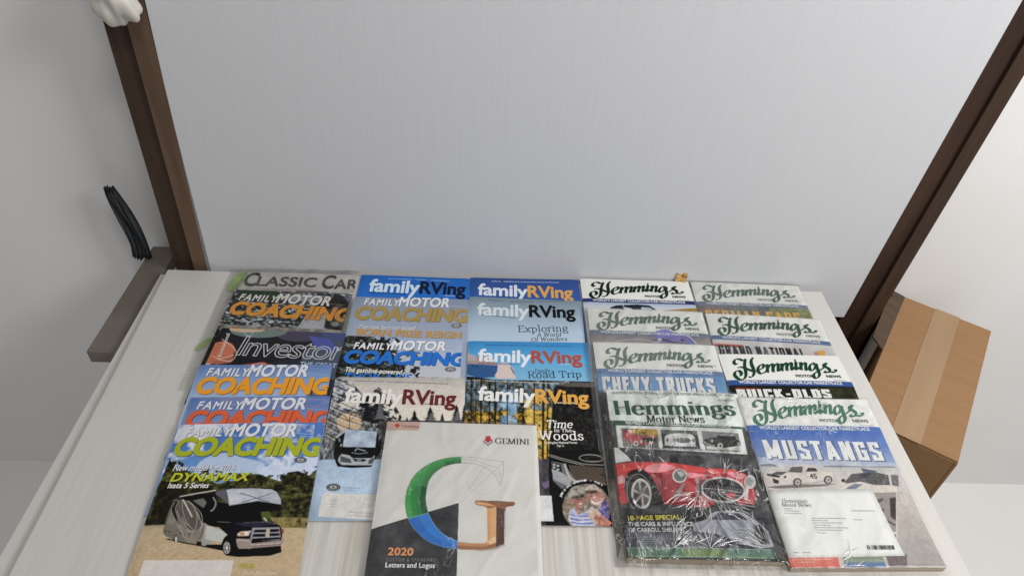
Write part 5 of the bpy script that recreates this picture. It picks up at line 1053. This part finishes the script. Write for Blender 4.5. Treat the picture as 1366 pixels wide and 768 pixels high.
for t in range(6):
    a_ = t*1.047+.3; A.line([(222, 540), (222+60*math.cos(a_), 540+94*math.sin(a_))], 17, (168, 160, 158), 1, False); A.line([(222, 540), (222+50*math.cos(a_+.12), 540+80*math.sin(a_+.12))], 4, (60, 54, 56), 1, False)
A.el(222, 540, 15, 22, (150, 144, 142)); A.ring(222, 540, 66, 102, 7, (206, 204, 200), 1, -.1)
A.el(502, 408, 54, 52, (150, 148, 148)); A.el(502, 408, 42, 42, (96, 100, 96)); A.ring(502, 408, 48, 47, 8, (206, 206, 204)); A.poly([(480, 380), (520, 372), (540, 400), (510, 420)], (176, 180, 176)); A.el(560, 405, 10, 14, (200, 150, 150))
A.el(1018, 450, 42, 50, (170, 168, 168)); A.ring(1018, 450, 38, 45, 7, (208, 206, 204)); A.el(1016, 450, 24, 30, (130, 130, 132)); A.el(1030, 560, 34, 60, (170, 62, 70)); A.poly([(980, 470), (1010, 480), (1000, 590), (975, 580)], (190, 186, 188)); A.el(1010, 610, 40, 26, (176, 60, 66))
A.poly([(455, 555), (520, 470), (545, 460), (500, 560), (470, 600)], (150, 140, 142), .8)
A.el(820, 510, 160, 90, (44, 40, 42), 1, .08)
for i in range(13): A.line([(690+i*22, 560-i*2), (735+i*20, 470+i*3)], 5, (130, 126, 128), .8, False)
A.line([(668, 500), (800, 508), (960, 530)], 7, (150, 146, 146)); A.ring(820, 510, 158, 88, 12, (200, 196, 196), 1, .08); A.poly([(840, 535), (910, 530), (900, 570), (850, 570)], (190, 50, 50), .8); A.line([(625, 425), (640, 500), (635, 560)], 22, (150, 146, 148)); A.line([(650, 430), (662, 560)], 12, (90, 80, 84)); A.line([(640, 560), (760, 600), (900, 600)], 14, (140, 130, 132), .8)
A.fr(780, 510, 2.977)
A.poly([(150, 505), (420, 490), (500, 510), (660, 480), (720, 520), (760, 640), (770, 700), (170, 700)], (58, 56, 62)); A.poly([(150, 495), (300, 520), (420, 500), (500, 515), (500, 548), (170, 548)], (24, 22, 24))
A.poly([(430, 560), (480, 545), (520, 512), (620, 512), (680, 545), (730, 590), (752, 650), (690, 660), (520, 600), (430, 590)], (150, 152, 160)); A.poly([(500, 545), (530, 518), (610, 518), (650, 545)], (60, 62, 80)); A.ring(580, 545, 88, 34, 4, (190, 192, 198), 1, .1, 3.14, 6.28); A.poly([(670, 560), (720, 585), (735, 640), (700, 640), (672, 600)], (40, 38, 42)); A.el(690, 590, 16, 28, (30, 28, 30))
A.poly([(165, 585), (430, 590), (520, 610), (640, 660), (170, 660)], (74, 78, 88)); A.poly([(165, 655), (740, 662), (755, 700), (180, 694)], (88, 122, 104)); A.poly([(380, 660), (560, 664), (560, 690), (400, 688)], (136, 150, 80), .6); A.line([(165, 655), (740, 662)], 2, (170, 180, 176)); A.line([(168, 614), (720, 632)], 2, (130, 132, 140), .8)
for i in range(5): A.fine(230-i*3, 615+i*9, 310, 617+i*9, 6, (150, 150, 154), .7, i); A.fine(400, 622+i*8, 500, 625+i*8, 5, (150, 150, 154), .6, i+9)
A.fine(190, 690, 720, 696, 5, (180, 190, 150), .7)
A.fr(0, 0, 1)
A.serif('Hemmings', (819, 553.5), (983, 553.5), 18.5, (34, 88, 62), .2, .055); A.serif('Motor News', (863, 563.8), (941, 563.8), 9.5, (30, 30, 32), .17, .06)
A.text('AUCTION ACTION: COVERAGE FROM THE RM/SIM SPRING CLASSIC AT FAMO', (816, 525.5), (979, 528.5), 3.2, (90, 92, 92), .012); A.text('OCTOBER 2015', (958, 535), (980, 534.5), 2, (100, 100, 100), .01); A.text("WORLD\u2019S LARGEST COLLECTOR-CAR MARKETPLACE", (834, 565.5), (975, 570.5), 3.6, (206, 212, 206), .024)
A.text('10,500 CARS ON PAGES OF CARS, MOTORCYCLES & TRUCKS FOR SALE – PLUS PARTS, SERVICES & EVENTS', (833, 597.5), (988, 603), 2.2, (50, 50, 52), .012)
A.text('10-PAGE SPECIAL:', (838, 694), (910, 692.5), 5.6, (196, 184, 48), .03); A.text('THE CARS & INFLUENCE', (838, 701.5), (925, 701.5), 5.2, (200, 200, 200), .02); A.text('OF CARROLL SHELBY', (839, 709.5), (907, 709), 5.2, (200, 200, 200), .02)
A.grain(.16)
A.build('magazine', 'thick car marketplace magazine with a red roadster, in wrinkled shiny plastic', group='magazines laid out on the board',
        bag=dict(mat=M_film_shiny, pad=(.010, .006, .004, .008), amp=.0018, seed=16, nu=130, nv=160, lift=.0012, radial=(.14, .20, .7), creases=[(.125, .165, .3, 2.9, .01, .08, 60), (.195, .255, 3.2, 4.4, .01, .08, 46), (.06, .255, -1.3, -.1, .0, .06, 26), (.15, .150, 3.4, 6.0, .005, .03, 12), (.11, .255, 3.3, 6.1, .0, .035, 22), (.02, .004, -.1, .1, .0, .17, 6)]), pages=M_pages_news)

# ---- G
A = Art(Page('G'), 270); A.fill((192, 190, 185))
A.mottle([(470, 550), (740, 550), (740, 800), (470, 800)], [(188, 186, 181), (196, 194, 189)], 4, 3, 111)
A.poly([(500, 555), (562, 562), (558, 574), (500, 574)], (178, 150, 138)); A.text('CANADA', (536, 570), (559, 571), 3.1, (120, 60, 56), .01, 0, None, 1.2); A.poly([(526, 567), (530, 564.5), (534, 567), (532, 569), (530, 571), (528, 569)], (176, 60, 50))
A.poly([(489, 707), (612.5, 669.5), (609, 800), (480, 800)], (52, 52, 56)); A.mottle([(491, 708), (613, 670), (609, 800), (480, 800)], [(40, 40, 44), (62, 62, 66), (80, 80, 84)], 9, 5, 112, (1, 1), .8)
A.line([(489, 706.5), (612.8, 669)], 1.1, (206, 204, 200), 1, False); A.line([(612.8, 669), (609, 800)], 1.2, (200, 198, 194), 1, False)
A.fr(400, 500, 2.867)
outer = cr([(617, 312), (560, 318), (505, 335), (455, 368), (422, 410), (406, 460), (405, 510), (415, 549), (440, 590), (488, 632), (545, 655), (602, 664)], n=6)
inner = cr([(617, 335), (575, 341), (535, 358), (505, 385), (488, 420), (481, 470), (485, 505), (492, 528), (510, 565), (540, 600), (570, 620), (603, 634)], n=6)
k_ = 7*6+1
A.poly(np.vstack([outer[:k_], inner[:k_][::-1]]), (40, 116, 60))
for a_, b_, c_, al_ in ((0, .25, (60, 150, 70), .8), (.25, .5, (40, 128, 64), .7), (.72, 1, (24, 84, 50), .8)): A.poly(np.vstack([outer[:k_]*(1-a_)+inner[:k_]*a_, (outer[:k_]*(1-b_)+inner[:k_]*b_)[::-1]]), c_, al_)
A.mottle(np.vstack([outer[8:26], inner[8:26][::-1]]), [(96, 168, 84), (60, 140, 84)], 5, 2, 113, (1, 1), .4)
A.poly(np.vstack([outer[k_-1:], inner[k_-1:][::-1]]), (28, 98, 172)); A.poly(np.vstack([outer[k_-1:]*.5+inner[k_-1:]*.5, inner[k_-1:][::-1]]), (40, 112, 184)); A.line(inner[k_-1:], 2.4, (110, 150, 180), .9, False); A.line(outer[k_-1:], 2, (90, 140, 180), .8, False)
A.line(outer[:k_], 2, (24, 66, 40), .9, False); A.line(inner[:k_], 2, (30, 70, 44), .9, False); A.line([(413, 549), (492, 526)], 2, (150, 170, 150), .9, False)
gy = (104, 100, 98)
A.line([(617, 311), (660, 313), (720, 322), (780, 329)], 1.3, gy, .9, False); A.line([(617, 322), (670, 325), (730, 345), (757, 352)], 1.2, gy, .9); A.line([(617, 334), (660, 337), (710, 352), (745, 380), (762, 412)], 1.4, gy, .9); A.line([(780, 329), (777, 380), (770, 415), (762, 416)], 1.5, gy, .9); A.line([(757, 352), (768, 380), (768, 412)], 1.2, gy, .9); A.line([(757, 352), (780, 330)], 1.2, gy, .9, False)
for p, q in (((612, 484), (705, 350)), ((614, 486), (758, 352))):
    for i in range(18): t = i/18; A.line([(p[0]+(q[0]-p[0])*t, p[1]+(q[1]-p[1])*t), (p[0]+(q[0]-p[0])*(t+.035), p[1]+(q[1]-p[1])*(t+.035))], 1.3, gy, .9, False)
for i in range(30):
    a_ = i/30*2*math.pi; P_ = ell(702, 400, 62, 54, 4, a_, a_+.13); A.line(P_, 1.2, gy, .6, False)
A.fr(560, 620, 6.4)
A.poly([(320, 650), (400, 662), (500, 668), (560, 662), (580, 640), (655, 640), (650, 700), (580, 715), (500, 722), (320, 716)], (140, 96, 66)); A.poly([(320, 650), (440, 664), (550, 664), (575, 650), (640, 660), (560, 690), (420, 690), (320, 684)], (172, 122, 84))
A.poly([(572, 370), (655, 350), (652, 655), (600, 672), (560, 668), (578, 640)], (196, 150, 100)); A.poly([(655, 350), (735, 362), (724, 400), (722, 668), (650, 700), (652, 655)], (88, 62, 54)); A.poly([(578, 640), (652, 600), (652, 655), (600, 676)], (206, 176, 136)); A.poly([(576, 380), (600, 372), (604, 640), (578, 640)], (184, 138, 92))
A.poly([(466, 318), (480, 298), (560, 302), (650, 300), (740, 306), (805, 310), (818, 325), (800, 345), (745, 352), (722, 375), (655, 352), (580, 368), (555, 350), (490, 338)], (134, 88, 60), 1, False); A.poly([(470, 312), (500, 306), (580, 322), (650, 345), (580, 345), (500, 334)], (196, 146, 104)); A.line([(480, 300), (650, 308), (805, 314)], 6, (100, 62, 46)); A.poly([(660, 345), (740, 325), (800, 328), (790, 342), (735, 350)], (112, 74, 56))
A.poly([(722, 670), (650, 702), (500, 726), (420, 724), (520, 734), (660, 716), (735, 680)], (150, 146, 140), .8); A.line([(735, 370), (730, 500), (728, 660)], 5, (150, 146, 140), .8)
A.fr(0, 0, 1)
A.strokes([[(.1, 1), (.1, .42)], [(-.02, .5), (.1, .36), (.22, .5)]], (649, 591), (657, 591), 10, (168, 40, 58), .14, .14, width=.25)
A.poly([(647.5, 581), (654.5, 581), (654.5, 585), (657, 585), (651, 590.5), (645, 585), (647.5, 585)], (168, 46, 66)); A.line([(644.5, 587.5), (651, 593), (657.5, 588)], 1.4, (46, 40, 42), 1, False)
A.serif('GEMINI', (660, 591), (707, 592.5), 7.6, (44, 44, 46), .13, .04)
A.text('2020', (517, 740), (551, 740.5), 9.6, (204, 138, 84), .03); A.text('CUSTOM & STANDARD', (515, 748.5), (581, 748.5), 4.2, (120, 120, 122), .004, 0, None, 1.35); A.text('Letters and Logos', (514, 756.5), (580, 757), 6.4, (206, 206, 204), .022)
A.build('catalog', 'large grey catalog with a green, blue and bronze letter G, wrapped in plastic, front centre', 'catalog', bag=dict(mat=M_film, pad=(.004, .006, .006, .004), amp=.0006, seed=17, lift=.0009))

# ---- small loose pieces
e = bpy.data.objects.new('paper_tab', None); COL.objects.link(e); e.location = (.318, 1.0285, .004); e.rotation_euler = (0, 0, .06)
tag(e, 'small torn yellow paper tab poking up between the two rearmost car magazines', 'paper tab')
M_tab = noisy('yellow_print_paper', (204, 160, 84), (120, 96, 70), (180, 60, 180), .6, 0, 3, .4, .45, .6)
V = []
for i in range(7):
    for j in range(3): t = i/6; V.append((-.010+.020*t+.003*math.sin(j), .001+.002*math.sin(t*4)+.003*j, .004+.008*j+.0012*math.sin(t*7+j)))
Fc = [(i*3+j, i*3+j+3, i*3+j+4, i*3+j+1) for i in range(6) for j in range(2)]
o = mesh_obj('paper', V, Fc, M_tab, e); o.modifiers.new('thick', 'SOLIDIFY').thickness = .0004

# clear bag with green print lying under the left column, its empty edge towards the left
e = bpy.data.objects.new('empty_mailing_bag', None); COL.objects.link(e); e.location = (-.540, .992, 0); e.rotation_euler = (0, 0, .06)
tag(e, 'empty clear plastic mailing bag with a green printed corner, sticking out left of the magazines', 'plastic bag')
def sheet(name, x0, x1, y0, y1, z, mat, parent, n=24, amp=.0012, seed=1, shape=None):
    gx, gy = np.meshgrid(np.linspace(x0, x1, n), np.linspace(y0, y1, n*2)); Z = z+amp*vnoise(gx+2, gy+2, 40, 3, seed)
    if shape: gx, gy = shape(gx, gy)
    V = np.stack([gx, gy, Z], -1).reshape(-1, 3); idx = np.arange(gx.size).reshape(gx.shape); q = np.stack([idx[:-1, :-1], idx[:-1, 1:], idx[1:, 1:], idx[1:, :-1]], -1).reshape(-1, 4)
    return mesh_obj(name, V, [tuple(map(int, f)) for f in q], mat, parent, True)
sheet('film', .018, .072, -.30, -.004, .0022, M_film, e, seed=4, amp=.0008)
def leaf(gx, gy):
    t = (gy-gy.min())/(gy.max()-gy.min()); c = .5*(gx.max()+gx.min()); return c+(gx-c)*(.45+.75*np.sin(np.clip(t*2.6+.35, 0, 3.1)))*.9+.012*(t-.5), gy
sheet('green_print', .026, .048, -.068, -.012, .0032, M_film_green, e, 14, .002, 6, leaf)
sheet('green_print', .020, .032, -.215, -.185, .0026, M_film_green, e, 10, .001, 8, leaf)

print('built', len(S.objects), 'objects,', sum(len(o.data.polygons) for o in S.objects if o.type == 'MESH'), 'faces')
